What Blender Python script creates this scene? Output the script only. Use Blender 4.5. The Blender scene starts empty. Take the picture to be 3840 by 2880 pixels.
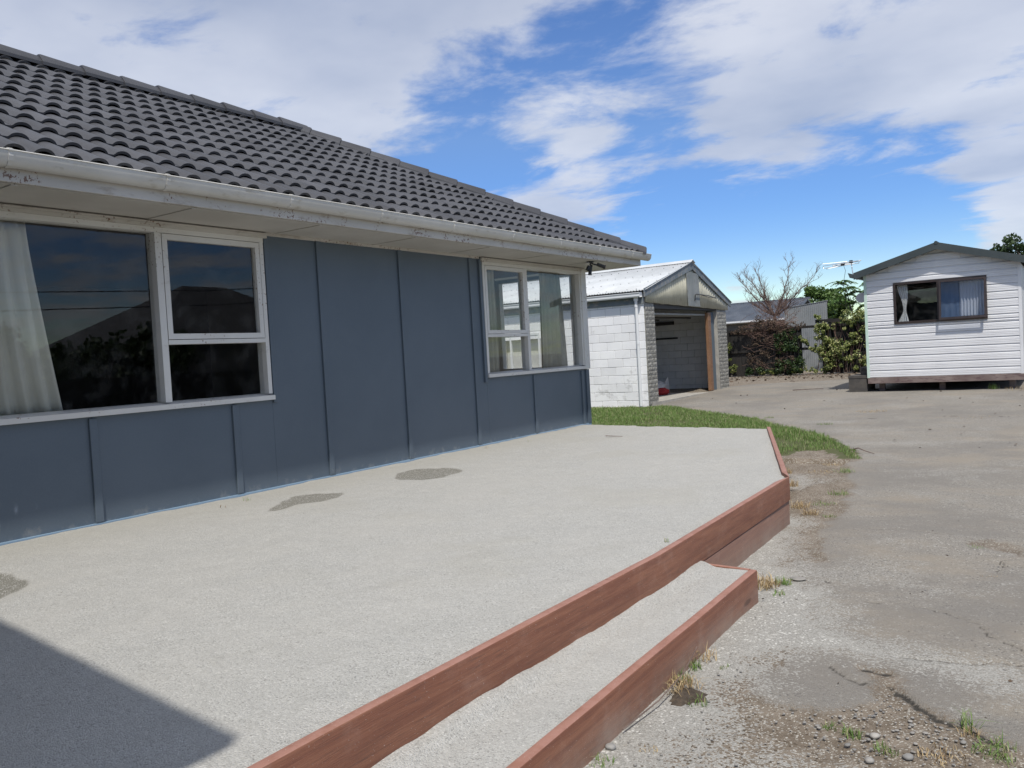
import bpy, math, random
import numpy as np
from mathutils import Vector, Matrix
rnd = random.Random(7)
S = bpy.context.scene
COL = S.collection

# ------------------------------------------------------------------ camera
def basis(yaw, pitch, roll):
    cy, sy, cp, sp = math.cos(yaw), math.sin(yaw), math.cos(pitch), math.sin(pitch)
    fwd = Vector((-sy*cp, cy*cp, sp)); r0 = Vector((cy, sy, 0)); u0 = r0.cross(fwd)
    cr, sr = math.cos(roll), math.sin(roll)
    return r0*cr + u0*sr, -r0*sr + u0*cr, fwd
R_, U_, F_ = basis(math.radians(34.299), math.radians(-1.971), math.radians(-3.248))
cam = bpy.data.cameras.new('camera'); co = bpy.data.objects.new('camera', cam); COL.objects.link(co)
cam.sensor_width = 36; cam.lens = 3106/3840*36; cam.clip_start = .05; cam.clip_end = 6000
m = Matrix((R_, U_, -F_)).transposed().to_4x4(); m.translation = Vector((6.74, 0, 1.2))
co.matrix_world = m
S.camera = co

# ------------------------------------------------------------------ light
SUN = Vector((.272, -.41, .855)).normalized()
sd = bpy.data.lights.new('sun', 'SUN'); sd.energy = 4.15; sd.angle = math.radians(1.0); sd.color = (1, .955, .88)
so = bpy.data.objects.new('sun', sd); COL.objects.link(so); so.location = (0, 0, 30)
so.rotation_euler = SUN.to_track_quat('Z', 'Y').to_euler()
S.view_settings.view_transform = 'Standard'; S.view_settings.look = 'None'
S.view_settings.exposure = 0; S.view_settings.gamma = 1; S.view_settings.use_curve_mapping = False
S.cycles.max_bounces = 8; S.cycles.transparent_max_bounces = 12
S.cycles.sample_clamp_indirect = 6

world = bpy.data.worlds.new('World'); S.world = world; world.use_nodes = True
def world_nodes():
    nt = world.node_tree; N = nt.nodes; L = nt.links; N.clear()
    def n(t, **k):
        x = N.new(t)
        for a, b in k.items(): setattr(x, a, b)
        return x
    def math_(op, a, b=None, c=None, clamp=False):
        x = n('ShaderNodeMath', operation=op, use_clamp=clamp)
        for i, v in enumerate((a, b, c)):
            if v is None: continue
            if isinstance(v, (int, float)): x.inputs[i].default_value = v
            else: L.new(v, x.inputs[i])
        return x.outputs[0]
    sky = n('ShaderNodeTexSky', sky_type='NISHITA', sun_disc=False)
    sky.sun_elevation = math.asin(SUN.z); sky.sun_rotation = math.atan2(SUN.x, SUN.y)
    sky.air_density = 1.0; sky.dust_density = .3; sky.ozone_density = 2.6; sky.altitude = 0
    tc = n('ShaderNodeTexCoord'); g = tc.outputs['Generated']
    sep = n('ShaderNodeSeparateXYZ'); L.new(g, sep.inputs[0])
    z = math_('MAXIMUM', sep.outputs[2], 0.0)
    den = math_('ADD', z, .13)
    comb = n('ShaderNodeCombineXYZ')
    L.new(math_('DIVIDE', sep.outputs[0], den), comb.inputs[0]); L.new(math_('DIVIDE', sep.outputs[1], den), comb.inputs[1])
    # clouds lie in a flat layer; large soft masses + wispy detail
    rot = n('ShaderNodeMapping'); rot.inputs['Rotation'].default_value = (0, 0, .5); rot.inputs['Scale'].default_value = (1.0, 1.25, 1)
    L.new(comb.outputs[0], rot.inputs[0])
    n1 = n('ShaderNodeTexNoise'); n1.inputs['Scale'].default_value = 2.7; n1.inputs['Detail'].default_value = 10; n1.inputs['Roughness'].default_value = .60; n1.inputs['Distortion'].default_value = .25
    L.new(rot.outputs[0], n1.inputs['Vector'])
    n2 = n('ShaderNodeTexNoise'); n2.inputs['Scale'].default_value = .75; n2.inputs['Detail'].default_value = 4
    L.new(rot.outputs[0], n2.inputs['Vector'])
    cov = math_('ADD', math_('ADD', math_('MULTIPLY', math_('SUBTRACT', n1.outputs[0], .5), 1.8), .475), math_('MULTIPLY', math_('SUBTRACT', n2.outputs[0], .5), .35))
    cov = math_('ADD', cov, math_('MULTIPLY', math_('MAXIMUM', math_('SUBTRACT', z, .40), 0.0), 2.4))
    blobs = [((-.84, .42, .35), .15, .32), ((-.74, .57, .36), .10, .12), ((-.03, .95, .31), .12, .26), ((-.12, .96, .24), .07, .12), ((-.585, .772, .245), .085, -.36), ((-.53, .82, .225), .06, -.1), ((-.425, .829, .364), .085, -.26), ((-.49, .81, .312), .06, -.14), ((-.55, .79, .285), .06, -.12), ((-.40, .873, .283), .06, -.10),
             ((-.742, .582, .333), .05, -.10), ((-.28, .955, .115), .15, -.5), ((-.40, .91, .14), .11, -.35), ((-.13, .98, .13), .09, -.22), ((-.19, .962, .19), .04, -.16),
             ((-.46, .862, .215), .10, .34), ((-.29, .93, .225), .08, .34), ((-.68, .66, .31), .13, .30), ((-.20, .94, .30), .17, .36), ((-.35, .88, .31), .08, .12), ((-.07, .975, .215), .05, .15), ((-.06, .987, .155), .035, .3),
             ((-.045, .994, .1), .035, .42), ((-.319, .947, .05), .028, .5), ((-.373, .92, .121), .022, .26), ((-.58, .74, .39), .16, .30), ((-.05, .964, .262), .04, -.12), ((-.25, .965, .1), .02, .15)]
    for c, r, a in blobs:
        v = n('ShaderNodeVectorMath', operation='DISTANCE'); L.new(g, v.inputs[0]); v.inputs[1].default_value = Vector(c).normalized()
        q = math_('DIVIDE', v.outputs['Value'], r); e = math_('POWER', 2.718, math_('MULTIPLY', math_('MULTIPLY', q, q), -1.0))
        cov = math_('ADD', cov, math_('MULTIPLY', e, a))
    mr = n('ShaderNodeMapRange', interpolation_type='SMOOTHSTEP'); mr.inputs[1].default_value = .32; mr.inputs[2].default_value = .76
    L.new(cov, mr.inputs[0])
    dens = math_('MULTIPLY', mr.outputs[0], .80)
    n3 = n('ShaderNodeTexNoise'); n3.inputs['Scale'].default_value = 1.3; n3.inputs['Detail'].default_value = 5
    mp = n('ShaderNodeMapping'); mp.inputs['Location'].default_value = (3.1, 1.7, 0); L.new(comb.outputs[0], mp.inputs[0]); L.new(mp.outputs[0], n3.inputs['Vector'])
    cr = n('ShaderNodeValToRGB'); cr.color_ramp.elements[0].position = .32; cr.color_ramp.elements[0].color = (4.7, 5.25, 6.5, 1)
    cr.color_ramp.elements[1].position = .66; cr.color_ramp.elements[1].color = (7.9, 8.15, 8.8, 1)
    L.new(n3.outputs[0], cr.inputs[0])
    hs = n('ShaderNodeHueSaturation'); L.new(math_('ADD', 1.22, math_('MULTIPLY', math_('SUBTRACT', 1.0, math_('MULTIPLY', z, 4.0), None, True), .55)), hs.inputs['Saturation']); hs.inputs['Value'].default_value = 1.42; L.new(math_('ADD', .512, math_('MULTIPLY', math_('SUBTRACT', 1.0, math_('MULTIPLY', z, 4.0), None, True), .022)), hs.inputs['Hue'])
    L.new(sky.outputs[0], hs.inputs['Color'])
    mx = n('ShaderNodeMix', data_type='RGBA'); L.new(dens, mx.inputs[0]); L.new(hs.outputs[0], mx.inputs[6]); L.new(cr.outputs[0], mx.inputs[7])
    bg = n('ShaderNodeBackground'); bg.inputs[1].default_value = .1; L.new(mx.outputs[2], bg.inputs[0])
    out = n('ShaderNodeOutputWorld'); L.new(bg.outputs[0], out.inputs[0])
world_nodes()

# ------------------------------------------------------------------ materials
class NT:
    def __init__(s, name):
        s.m = bpy.data.materials.new(name); s.m.use_nodes = True; s.nt = s.m.node_tree; s.N = s.nt.nodes; s.L = s.nt.links
        s.b = s.N['Principled BSDF']; s.tc = s.N.new('ShaderNodeNewGeometry'); s.vec = s.tc.outputs['Position']; s.h = None
    def new(s, t, **k):
        x = s.N.new(t)
        for a, b in k.items(): setattr(x, a, b)
        return x
    def put(s, sock, v):
        if hasattr(v, 'is_output'): s.L.new(v, sock)
        elif isinstance(v, (tuple, list)): sock.default_value = tuple(v) + ((1,) if len(v) == 3 and len(sock.default_value) == 4 else ())
        else: sock.default_value = v
    def map(s, scale=(1, 1, 1), loc=(0, 0, 0), rot=(0, 0, 0), vec=None):
        x = s.new('ShaderNodeMapping'); s.L.new(vec or s.vec, x.inputs[0]); x.inputs['Scale'].default_value = scale; x.inputs['Location'].default_value = loc; x.inputs['Rotation'].default_value = rot
        return x.outputs[0]
    def noise(s, scale, detail=5, rough=.55, vec=None, dist=0):
        x = s.new('ShaderNodeTexNoise'); x.inputs['Scale'].default_value = scale; x.inputs['Detail'].default_value = detail; x.inputs['Roughness'].default_value = rough; x.inputs['Distortion'].default_value = dist
        s.L.new(vec or s.vec, x.inputs['Vector']); return x.outputs[0]
    def voro(s, scale, feature='F1', vec=None, out='Distance', rand=1):
        x = s.new('ShaderNodeTexVoronoi', feature=feature); x.inputs['Scale'].default_value = scale; x.inputs['Randomness'].default_value = rand
        s.L.new(vec or s.vec, x.inputs['Vector']); return x.outputs[out]
    def rng(s, v, a, b, c=0., d=1., smooth=True):
        x = s.new('ShaderNodeMapRange'); x.interpolation_type = 'SMOOTHSTEP' if smooth else 'LINEAR'
        s.L.new(v, x.inputs[0])
        for i, q in enumerate((a, b, c, d)): x.inputs[i+1].default_value = q
        return x.outputs[0]
    def mth(s, op, a, b=0., clamp=False):
        x = s.new('ShaderNodeMath', operation=op, use_clamp=clamp); s.put(x.inputs[0], a); s.put(x.inputs[1], b); return x.outputs[0]
    def mix(s, f, a, b, mode='MIX'):
        x = s.new('ShaderNodeMix', data_type='RGBA', blend_type=mode); s.put(x.inputs[0], f); s.put(x.inputs[6], a); s.put(x.inputs[7], b); return x.outputs[2]
    def attr(s, name):
        x = s.new('ShaderNodeAttribute'); x.attribute_name = name; return x.outputs['Fac']
    def island(s):
        return s.new('ShaderNodeNewGeometry').outputs['Random Per Island']
    def orand(s):
        return s.new('ShaderNodeObjectInfo').outputs['Random']
    def col(s, v): s.put(s.b.inputs['Base Color'], v)
    def rough(s, v): s.put(s.b.inputs['Roughness'], v)
    def bump(s, h, dist=.005, strength=1.):
        x = s.new('ShaderNodeBump'); x.inputs['Distance'].default_value = dist; x.inputs['Strength'].default_value = strength
        s.L.new(h, x.inputs['Height'])
        if s.h: s.L.new(s.h, x.inputs['Normal'])
        s.h = x.outputs[0]; s.L.new(s.h, s.b.inputs['Normal'])
    def seph(s):
        x = s.new('ShaderNodeSeparateXYZ'); s.L.new(s.vec, x.inputs[0]); return x.outputs

def simple(name, c1, c2=None, scale=3, rough=.6, bump=0, bscale=60, spec=.5, metallic=0, vs=(1, 1, 1), orand=0, lo=.35, hi=.65, detail=6):
    M = NT(name); v = M.map(vs)
    c = c1 if c2 is None else M.mix(M.rng(M.noise(scale, detail, .6, v), lo, hi), c1, c2)
    if orand:
        r = M.rng(M.orand(), 0, 1, 1-orand, 1+orand, False); g = M.new('ShaderNodeCombineXYZ')
        for i in range(3): M.L.new(r, g.inputs[i])
        c = M.mix(1., c, g.outputs[0], 'MULTIPLY')
    M.col(c); M.rough(rough); M.b.inputs['Specular IOR Level'].default_value = spec; M.b.inputs['Metallic'].default_value = metallic
    if bump: M.bump(M.noise(bscale, 4, .6, v), bump)
    return M.m

def stained(name, base, base2, stain, amount=.62, sscale=2.5, rough=.5, spots=None, vs=(1, 1, 1), bump=.0006, orand=0, spotamt=.68):
    M = NT(name); v = M.map(vs)
    c = M.mix(M.rng(M.noise(1.7, 5), .35, .7), base, base2)
    c = M.mix(M.rng(M.noise(sscale, 8, .68, v), amount, amount+.16, 0, .75), c, stain)
    if spots:
        f = M.mth('MULTIPLY', M.rng(M.noise(38, 3, .6), spotamt-.05, spotamt-.02), M.rng(M.noise(1.6, 3, .6, M.map((1, 1, 1), (5, 3, 1))), .50, .58))
        c = M.mix(f, c, spots)
    if orand:
        r = M.rng(M.orand(), 0, 1, 1-orand, 1+orand, False); g = M.new('ShaderNodeCombineXYZ')
        for i in range(3): M.L.new(r, g.inputs[i])
        c = M.mix(1., c, g.outputs[0], 'MULTIPLY')
    M.col(c); M.rough(rough); M.bump(M.noise(90, 4), bump)
    return M.m

def gravel_mat():
    M = NT('gravel'); wet = M.attr('wet'); fine = M.attr('fine')
    wv = M.mth('ADD', wet, M.mth('MULTIPLY', M.mth('SUBTRACT', M.noise(9, 6, .7), .5), .5))
    wetf = M.rng(wv, .36, .72)
    d1 = M.voro(165, out='Color'); s1 = M.new('ShaderNodeSeparateColor'); M.L.new(d1, s1.inputs[0])
    d2 = M.voro(320, out='Color'); s2 = M.new('ShaderNodeSeparateColor'); M.L.new(d2, s2.inputs[0])
    c = M.mix(M.rng(s1.outputs[0], .0, 1., 0, 1, False), (.285, .280, .260), (.49, .482, .452))
    c = M.mix(M.rng(s1.outputs[1], .95, .98), c, (.62, .61, .58))
    c = M.mix(M.rng(s1.outputs[2], .90, .96), c, (.15, .145, .13))
    c2 = M.mix(M.rng(s2.outputs[0], .0, 1., 0, 1, False), (.335, .33, .308), (.465, .458, .43))
    c = M.mix(.45, c, c2)
    big = M.rng(M.noise(.9, 5, .6, M.map((1.6, .8, 1))), .35, .7)
    c = M.mix(M.mth('MULTIPLY', big, .35), c, (.425, .41, .375))
    c = M.mix(M.mth('MULTIPLY', fine, .6), c, (.365, .35, .305))
    strk = M.rng(M.noise(3.5, 8, .7, M.map((1, .35, 1), rot=(0, 0, .3))), .6, .75)
    c = M.mix(M.mth('MULTIPLY', strk, .25), c, (.25, .24, .205))
    mid = M.rng(M.noise(6, 7, .7), .35, .7, .96, 1.03, False); gm = M.new('ShaderNodeCombineXYZ')
    for i_ in range(3): M.L.new(mid, gm.inputs[i_])
    c = M.mix(1., c, gm.outputs[0], 'MULTIPLY')
    wetc = M.mix(M.rng(s1.outputs[1], .86, .92), (.165, .158, .132), (.5, .49, .46))
    c = M.mix(M.mth('MULTIPLY', wetf, .88), c, wetc)
    M.col(c); M.rough(.85); M.b.inputs['Specular IOR Level'].default_value = .25
    M.bump(M.mth('MULTIPLY', M.voro(165), -1.), .005, .9); M.bump(M.noise(14, 6, .7), .012, .6)
    return M.m

def ground_mat():
    M = NT('yard_ground')
    asph, dust, crack, lawn, sc = (M.attr(a) for a in ('asph', 'dust', 'crack', 'lawn', 'soil'))
    v = M.voro(150, out='Color'); s = M.new('ShaderNodeSeparateColor'); M.L.new(v, s.inputs[0])
    v2 = M.voro(105, out='Color'); s2 = M.new('ShaderNodeSeparateColor'); M.L.new(v2, s2.inputs[0])
    a = M.mix(M.rng(s.outputs[0], 0, 1, 0, 1, False), (.178, .164, .143), (.285, .266, .235))
    a = M.mix(M.rng(s2.outputs[1], .955, .98, 0, .8), a, (.45, .44, .40))
    a = M.mix(M.rng(s2.outputs[2], .95, .98), a, (.07, .07, .07))
    a = M.mix(M.rng(M.noise(1.4, 7, .65, M.map((.8, 1.4, 1))), .42, .68, 0, .7), a, (.262, .228, .182))
    a = M.mix(M.rng(M.noise(.75, 7, .65), .42, .62, 0, .75), a, (.185, .172, .154))
    a = M.mix(M.rng(M.noise(2.6, 9, .75, M.map((.6, 1.8, 1), (3, 1, 0))), .62, .72, 0, .75), a, (.285, .258, .215))
    so = M.mix(M.rng(M.noise(5, 8, .7), .35, .65), (.14, .112, .083), (.215, .18, .142))
    so = M.mix(M.rng(s.outputs[1], .85, .95), so, (.42, .40, .35))
    so = M.mix(M.rng(s2.outputs[0], .93, .97), so, (.09, .07, .05))
    du = M.mix(M.rng(s.outputs[2], 0, 1, 0, 1, False), (.23, .222, .20), (.385, .373, .343))
    du = M.mix(M.rng(s2.outputs[0], .9, .95), du, (.56, .55, .51))
    brk = M.mth('MULTIPLY', M.mth('SUBTRACT', M.noise(16, 7, .75), .5), .7)
    fa = M.rng(M.mth('ADD', asph, M.mth('ADD', brk, M.mth('MULTIPLY', M.mth('SUBTRACT', s.outputs[1], .5), .35))), .3, .7)
    c = M.mix(fa, so, a)
    c = M.mix(M.rng(M.mth('ADD', sc, M.mth('ADD', brk, M.mth('MULTIPLY', M.mth('SUBTRACT', s.outputs[2], .5), .5))), .35, .85, 0, .9), c, so)
    dd = M.mth('ADD', dust, M.mth('MULTIPLY', M.mth('SUBTRACT', M.noise(11, 8, .75), .5), .9))
    fd = M.rng(M.mth('SUBTRACT', M.mth('MULTIPLY', dd, 1.25), s2.outputs[0]), -.12, .22)
    c = M.mix(fd, c, du)
    c = M.mix(M.rng(M.mth('ADD', lawn, brk), .4, .6, 0, .9), c, (.075, .085, .032))
    c = M.mix(M.rng(crack, .35, .8), c, (.05, .046, .04))
    M.col(c); M.rough(.9); M.b.inputs['Specular IOR Level'].default_value = .2
    M.bump(M.mth('MULTIPLY', M.voro(150), -1.), .005, .7); M.bump(M.noise(22, 7, .75), .012, .7)
    return M.m

def timber_mat(name, a, b, dark, dusty=0):
    M = NT(name); v = M.map((14, .55, 14)); w = M.map((30, 1.2, 30))
    c = M.mix(M.rng(M.noise(2.2, 6, .6, v, .6), .32, .68), a, b)
    c = M.mix(M.rng(M.noise(5, 5, .7, w), .50, .72, 0, .75), c, dark)
    c = M.mix(M.rng(M.noise(3.0, 7, .7), .52, .72, 0, .28), c, (.40, .26, .20))
    zz = M.seph()[2]
    lowd = M.mth('MULTIPLY', M.rng(zz, -.40, -.22, 1, 0), M.rng(M.noise(4, 6, .7), .3, .65, .25, .95))
    c = M.mix(M.mth('MULTIPLY', lowd, .55), c, (.34, .29, .24))
    if dusty: c = M.mix(dusty, c, (.27, .205, .17))
    # weathered, dusty tops
    geo = M.new('ShaderNodeNewGeometry'); sp = M.new('ShaderNodeSeparateXYZ'); M.L.new(geo.outputs['Normal'], sp.inputs[0])
    top = M.mth('MULTIPLY', M.rng(sp.outputs[2], .35, .9), M.rng(M.noise(9, 6, .7), .3, .6, .45, .95))
    c = M.mix(top, c, (.32, .165, .125))
    kn = M.voro(1., vec=M.map((.01, 1.15, 5.), (0, .35, .1)))
    c = M.mix(M.rng(kn, .05, .11, .8, 0), c, (.09, .045, .03))
    spk = M.rng(M.noise(160, 2), .70, .74)
    c = M.mix(M.mth('MULTIPLY', spk, .7), c, (.55, .52, .47))
    M.col(c); M.rough(.62); M.bump(M.noise(8, 5, .7, w), .0025, .8); return M.m

def tile_mat():
    M = NT('roof_tile'); c = M.mix(M.rng(M.noise(2.2, 6, .6), .3, .7), (.040, .041, .047), (.056, .0575, .065))
    c = M.mix(M.rng(M.noise(70, 3), .35, .75, 0, .4), c, (.080, .080, .085))
    r = M.rng(M.orand(), 0, 1, .78, 1.2, False); g = M.new('ShaderNodeCombineXYZ')
    for i in range(3): M.L.new(r, g.inputs[i])
    c = M.mix(1., c, g.outputs[0], 'MULTIPLY')
    c = M.mix(M.rng(M.noise(9, 8, .8), .66, .72, 0, .7), c, (.20, .19, .15))
    M.col(c); M.rough(.52); M.bump(M.noise(220, 3), .0012); return M.m

def leaf_mat(name, a, b, c_=None, rough=.5, trans=.25):
    M = NT(name); r = M.island()
    c = M.mix(M.rng(r, 0, 1, 0, 1, False), a, b)
    if c_: c = M.mix(M.rng(M.mth('FRACT', M.mth('MULTIPLY', r, 17.3)), .80, .88), c, c_)
    M.col(c); M.rough(rough)
    tr = M.new('ShaderNodeBsdfTranslucent'); M.L.new(c, tr.inputs[0])
    ms = M.new('ShaderNodeMixShader'); ms.inputs[0].default_value = trans
    M.L.new(M.b.outputs[0], ms.inputs[1]); M.L.new(tr.outputs[0], ms.inputs[2]); M.L.new(ms.outputs[0], M.N['Material Output'].inputs[0])
    return M.m

def glass_mat(name='window_glass', tint=(.965, .97, .965), boost=1.):
    M = NT(name); M.N.remove(M.b)
    t = M.new('ShaderNodeBsdfTransparent'); t.inputs[0].default_value = (*tint, 1)
    g = M.new('ShaderNodeBsdfGlossy'); g.inputs['Roughness'].default_value = .0
    dirt = M.rng(M.noise(4, 8, .7), .45, .8, 0, .035)
    d = M.new('ShaderNodeBsdfDiffuse'); d.inputs[0].default_value = (.6, .6, .58, 1)
    lw = M.new('ShaderNodeLayerWeight'); lw.inputs['Blend'].default_value = .5
    fr = M.mth('ADD', M.mth('MULTIPLY', M.mth('POWER', lw.outputs['Facing'], 5.), .9), .037)
    ms = M.new('ShaderNodeMixShader'); M.L.new(M.mth('MULTIPLY', fr, boost, True), ms.inputs[0]); M.L.new(t.outputs[0], ms.inputs[1]); M.L.new(g.outputs[0], ms.inputs[2])
    m2 = M.new('ShaderNodeMixShader'); M.L.new(dirt, m2.inputs[0]); M.L.new(ms.outputs[0], m2.inputs[1]); M.L.new(d.outputs[0], m2.inputs[2])
    M.L.new(m2.outputs[0], M.N['Material Output'].inputs[0]); return M.m

def curtain_mat(name, a, b):
    M = NT(name); c = M.mix(M.rng(M.noise(2, 5), .3, .7), a, b); M.col(c); M.rough(.9)
    tr = M.new('ShaderNodeBsdfTranslucent'); M.L.new(c, tr.inputs[0]); ms = M.new('ShaderNodeMixShader'); ms.inputs[0].default_value = .35
    M.L.new(M.b.outputs[0], ms.inputs[1]); M.L.new(tr.outputs[0], ms.inputs[2]); M.L.new(ms.outputs[0], M.N['Material Output'].inputs[0])
    M.bump(M.noise(400, 2), .0008); return M.m

def block_mat():
    M = NT('white_block'); c = M.mix(M.rng(M.noise(2, 6, .6), .35, .7), (.80, .80, .815), (.86, .86, .865))
    o = M.seph()
    low = M.rng(o[2], .3, .9, .08, 0)
    gr = M.rng(M.mth('ADD', M.noise(2.3, 8, .72, M.map((1, 1, 1.6))), low), .60, .76, 0, .5)
    c = M.mix(gr, c, (.28, .275, .265))
    c = M.mix(M.rng(M.noise(30, 4, .7), .66, .74, 0, .5), c, (.32, .31, .29))
    r = M.rng(M.orand(), 0, 1, .93, 1.05, False); g = M.new('ShaderNodeCombineXYZ')
    for i in range(3): M.L.new(r, g.inputs[i])
    c = M.mix(1., c, g.outputs[0], 'MULTIPLY')
    M.col(c); M.rough(.8); M.bump(M.noise(70, 5, .7), .0012, .7); return M.m

def brick_mat():
    M = NT('grey_brick'); c = M.mix(M.rng(M.noise(24, 5, .7), .3, .7), (.20, .195, .175), (.38, .37, .335))
    c = M.mix(M.rng(M.noise(60, 3, .7), .6, .7), c, (.11, .105, .095))
    r = M.rng(M.orand(), 0, 1, .85, 1.15, False); g = M.new('ShaderNodeCombineXYZ')
    for i in range(3): M.L.new(r, g.inputs[i])
    c = M.mix(1., c, g.outputs[0], 'MULTIPLY')
    M.col(c); M.rough(.85); M.bump(M.noise(28, 6, .8), .02, .9); return M.m

def iron_mat():
    M = NT('weathered_iron'); c = M.mix(M.rng(M.noise(1.5, 6, .6), .3, .7), (.44, .46, .47), (.54, .56, .57))
    c = M.mix(M.rng(M.noise(3, 8, .75, M.map((2.4, .5, .5))), .56, .72, 0, .55), c, (.34, .33, .31))
    c = M.mix(M.rng(M.noise(18, 5, .8), .68, .74, 0, .6), c, (.23, .2, .17))
    M.col(c); M.rough(.55); return M.m

def wall_paint():
    M = NT('blue_grey_paint'); c = M.mix(M.rng(M.noise(1.2, 5, .6), .3, .7), (.086, .113, .143), (.099, .127, .158))
    c = M.mix(M.rng(M.noise(60, 2, .5), .40, .7, 0, .18), c, (.12, .148, .178))
    # pale smears low on the first panel
    sm = M.rng(M.noise(7, 6, .7, M.map((1, 1.6, 1))), .45, .75)
    sc = None
    for p, r in (((.02, 3.05, .24), .055), ((.02, 2.98, .15), .05), ((.02, 3.2, .22), .045), ((.02, 2.92, .13), .05)):
        v = M.new('ShaderNodeVectorMath', operation='DISTANCE'); M.L.new(M.map((1, 1.9, .8)), v.inputs[0]); v.inputs[1].default_value = (p[0], p[1]*1.9, p[2]*.8)
        e = M.rng(v.outputs['Value'], 0., r, 1, 0); sc = e if sc is None else M.mth('MAXIMUM', sc, e)
    c = M.mix(M.mth('MULTIPLY', M.mth('MULTIPLY', sc, sm), .6), c, (.42, .47, .55))
    o = M.seph(); low = M.mth('ADD', M.rng(o[2], 0., .16, .22, 0), M.noise(5, 6, .7))
    c = M.mix(M.rng(low, .68, .86, 0, .4), c, (.27, .27, .26))
    M.col(c); M.rough(.48); M.bump(M.noise(120, 3), .0007); return M.m

P = {}
P['gravel'] = gravel_mat(); P['ground'] = ground_mat(); P['tile'] = tile_mat(); P['block'] = block_mat(); P['brick'] = brick_mat(); P['iron'] = iron_mat(); P['wall'] = wall_paint()
P['timber'] = timber_mat('stained_timber', (.172, .066, .038), (.245, .106, .060), (.10, .048, .034))
P['white'] = stained('white_house_paint', (.60, .585, .55), (.66, .65, .62), (.36, .32, .26), .60, 3.0, .45, spots=(.20, .12, .08), vs=(1, 1, 2))
P['fascia'] = stained('peeling_fascia_paint', (.47, .45, .41), (.54, .52, .485), (.30, .25, .20), .54, 3.2, .5, spots=(.17, .10, .07), vs=(1, 1, 3), spotamt=.62)
P['soffit'] = stained('soffit_paint', (.44, .42, .38), (.50, .48, .44), (.34, .30, .25), .62, 1.6, .6)
P['gutter'] = stained('cream_gutter_paint', (.50, .49, .455), (.57, .56, .525), (.33, .30, .24), .54, 4, .3, vs=(1, 1, 2.5))
P['glass'] = glass_mat(); P['curtain'] = curtain_mat('cream_curtain', (.74, .72, .62), (.80, .785, .70)); P['curtain2'] = curtain_mat('grey_green_curtain', (.30, .33, .29), (.50, .48, .38))
P['net'] = curtain_mat('white_curtain', (.80, .82, .84), (.86, .87, .88))
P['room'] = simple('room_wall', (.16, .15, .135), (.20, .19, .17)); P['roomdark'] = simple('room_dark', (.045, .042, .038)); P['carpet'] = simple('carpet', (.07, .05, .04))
P['darkgap'] = simple('mortar', (.30, .30, .29), (.2, .2, .19), 20)
P['whitemortar'] = simple('painted_mortar', (.46, .46, .46), (.36, .36, .35), 8)
P['intblock'] = simple('bare_block', (.66, .65, .63), (.72, .71, .69), 3, .85, .003, 40, orand=.06); P['intmortar'] = simple('bare_mortar', (.40, .39, .38))
P['pvc'] = stained('white_downpipe', (.70, .71, .72), (.75, .76, .76), (.48, .46, .40), .66, 3, .35)
P['barge'] = stained('weathered_grey_board', (.13, .16, .185), (.20, .225, .245), (.33, .30, .26), .50, 5, .8, vs=(1, 1.5, 1.5), bump=.002)
P['plank'] = stained('weathered_plank', (.19, .21, .21), (.27, .285, .28), (.14, .11, .08), .55, 4, .85, vs=(1, 5, .7), bump=.002)
P['fibre'] = stained('yellowed_corrugated_cladding', (.42, .405, .315), (.52, .50, .40), (.25, .23, .17), .54, 6, .5, vs=(1, 3, .6))
P['timber2'] = timber_mat('dusty_lower_timber', (.185, .075, .045), (.25, .115, .068), (.10, .048, .034), .28)
P['rawtimber'] = timber_mat('orange_timber', (.20, .105, .055), (.26, .14, .075), (.10, .055, .035))
P['concrete'] = simple('old_concrete', (.30, .285, .255), (.40, .38, .34), 4, .9, .004, 40)
P['darkmetal'] = simple('dark_metal', (.03, .03, .032), rough=.4); P['blackplastic'] = simple('black_plastic', (.012, .012, .013), rough=.35)
P['darkiron'] = simple('dark_green_roofing', (.040, .050, .050), (.052, .062, .062), 2, .42)
P['siding'] = stained('white_cladding', (.63, .63, .64), (.69, .69, .695), (.52, .51, .48), .66, 2, .42, vs=(.5, 1, 3))
P['mint'] = simple('mint_trim', (.48, .62, .52), (.54, .66, .58), 3, .5)
P['brownal'] = simple('brown_window_frame', (.028, .019, .016), (.04, .026, .021), 6, .4)
P['oldwood'] = stained('greyed_brown_wood', (.15, .11, .10), (.24, .19, .17), (.09, .05, .055), .48, 5, .85, vs=(1, 1, 4), bump=.002)
P['fencewood'] = stained('dark_fence_wood', (.014, .013, .0115), (.024, .021, .018), (.05, .04, .03), .6, 4, .9, vs=(6, 1, .6), bump=.002)
P['shed'] = stained('pale_shed_iron', (.20, .215, .22), (.25, .26, .265), (.15, .15, .15), .64, 3, .55)
P['slate'] = stained('grey_roof_tiles', (.085, .10, .125), (.13, .145, .17), (.22, .22, .22), .62, 5, .45)
P['alu'] = simple('aluminium', (.62, .63, .64), rough=.35, metallic=.6)
P['bark'] = simple('bark', (.10, .07, .06), (.17, .125, .105), 12, .9, .004, 30)
P['twig'] = simple('reddish_twigs', (.12, .07, .055), (.20, .13, .10), 8, .9)
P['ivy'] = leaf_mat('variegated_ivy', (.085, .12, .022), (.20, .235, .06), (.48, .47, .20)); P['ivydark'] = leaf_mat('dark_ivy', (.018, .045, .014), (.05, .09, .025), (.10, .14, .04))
P['brownleaf'] = leaf_mat('dead_brown_leaves', (.075, .052, .036), (.145, .10, .065), (.05, .038, .028), .8)
P['leafmid'] = leaf_mat('mid_green_leaves', (.065, .12, .028), (.13, .21, .05)); P['leafdark'] = leaf_mat('dark_green_leaves', (.025, .05, .016), (.055, .09, .028))
P['fern'] = leaf_mat('feathery_leaves', (.07, .15, .04), (.16, .26, .07))
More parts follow.
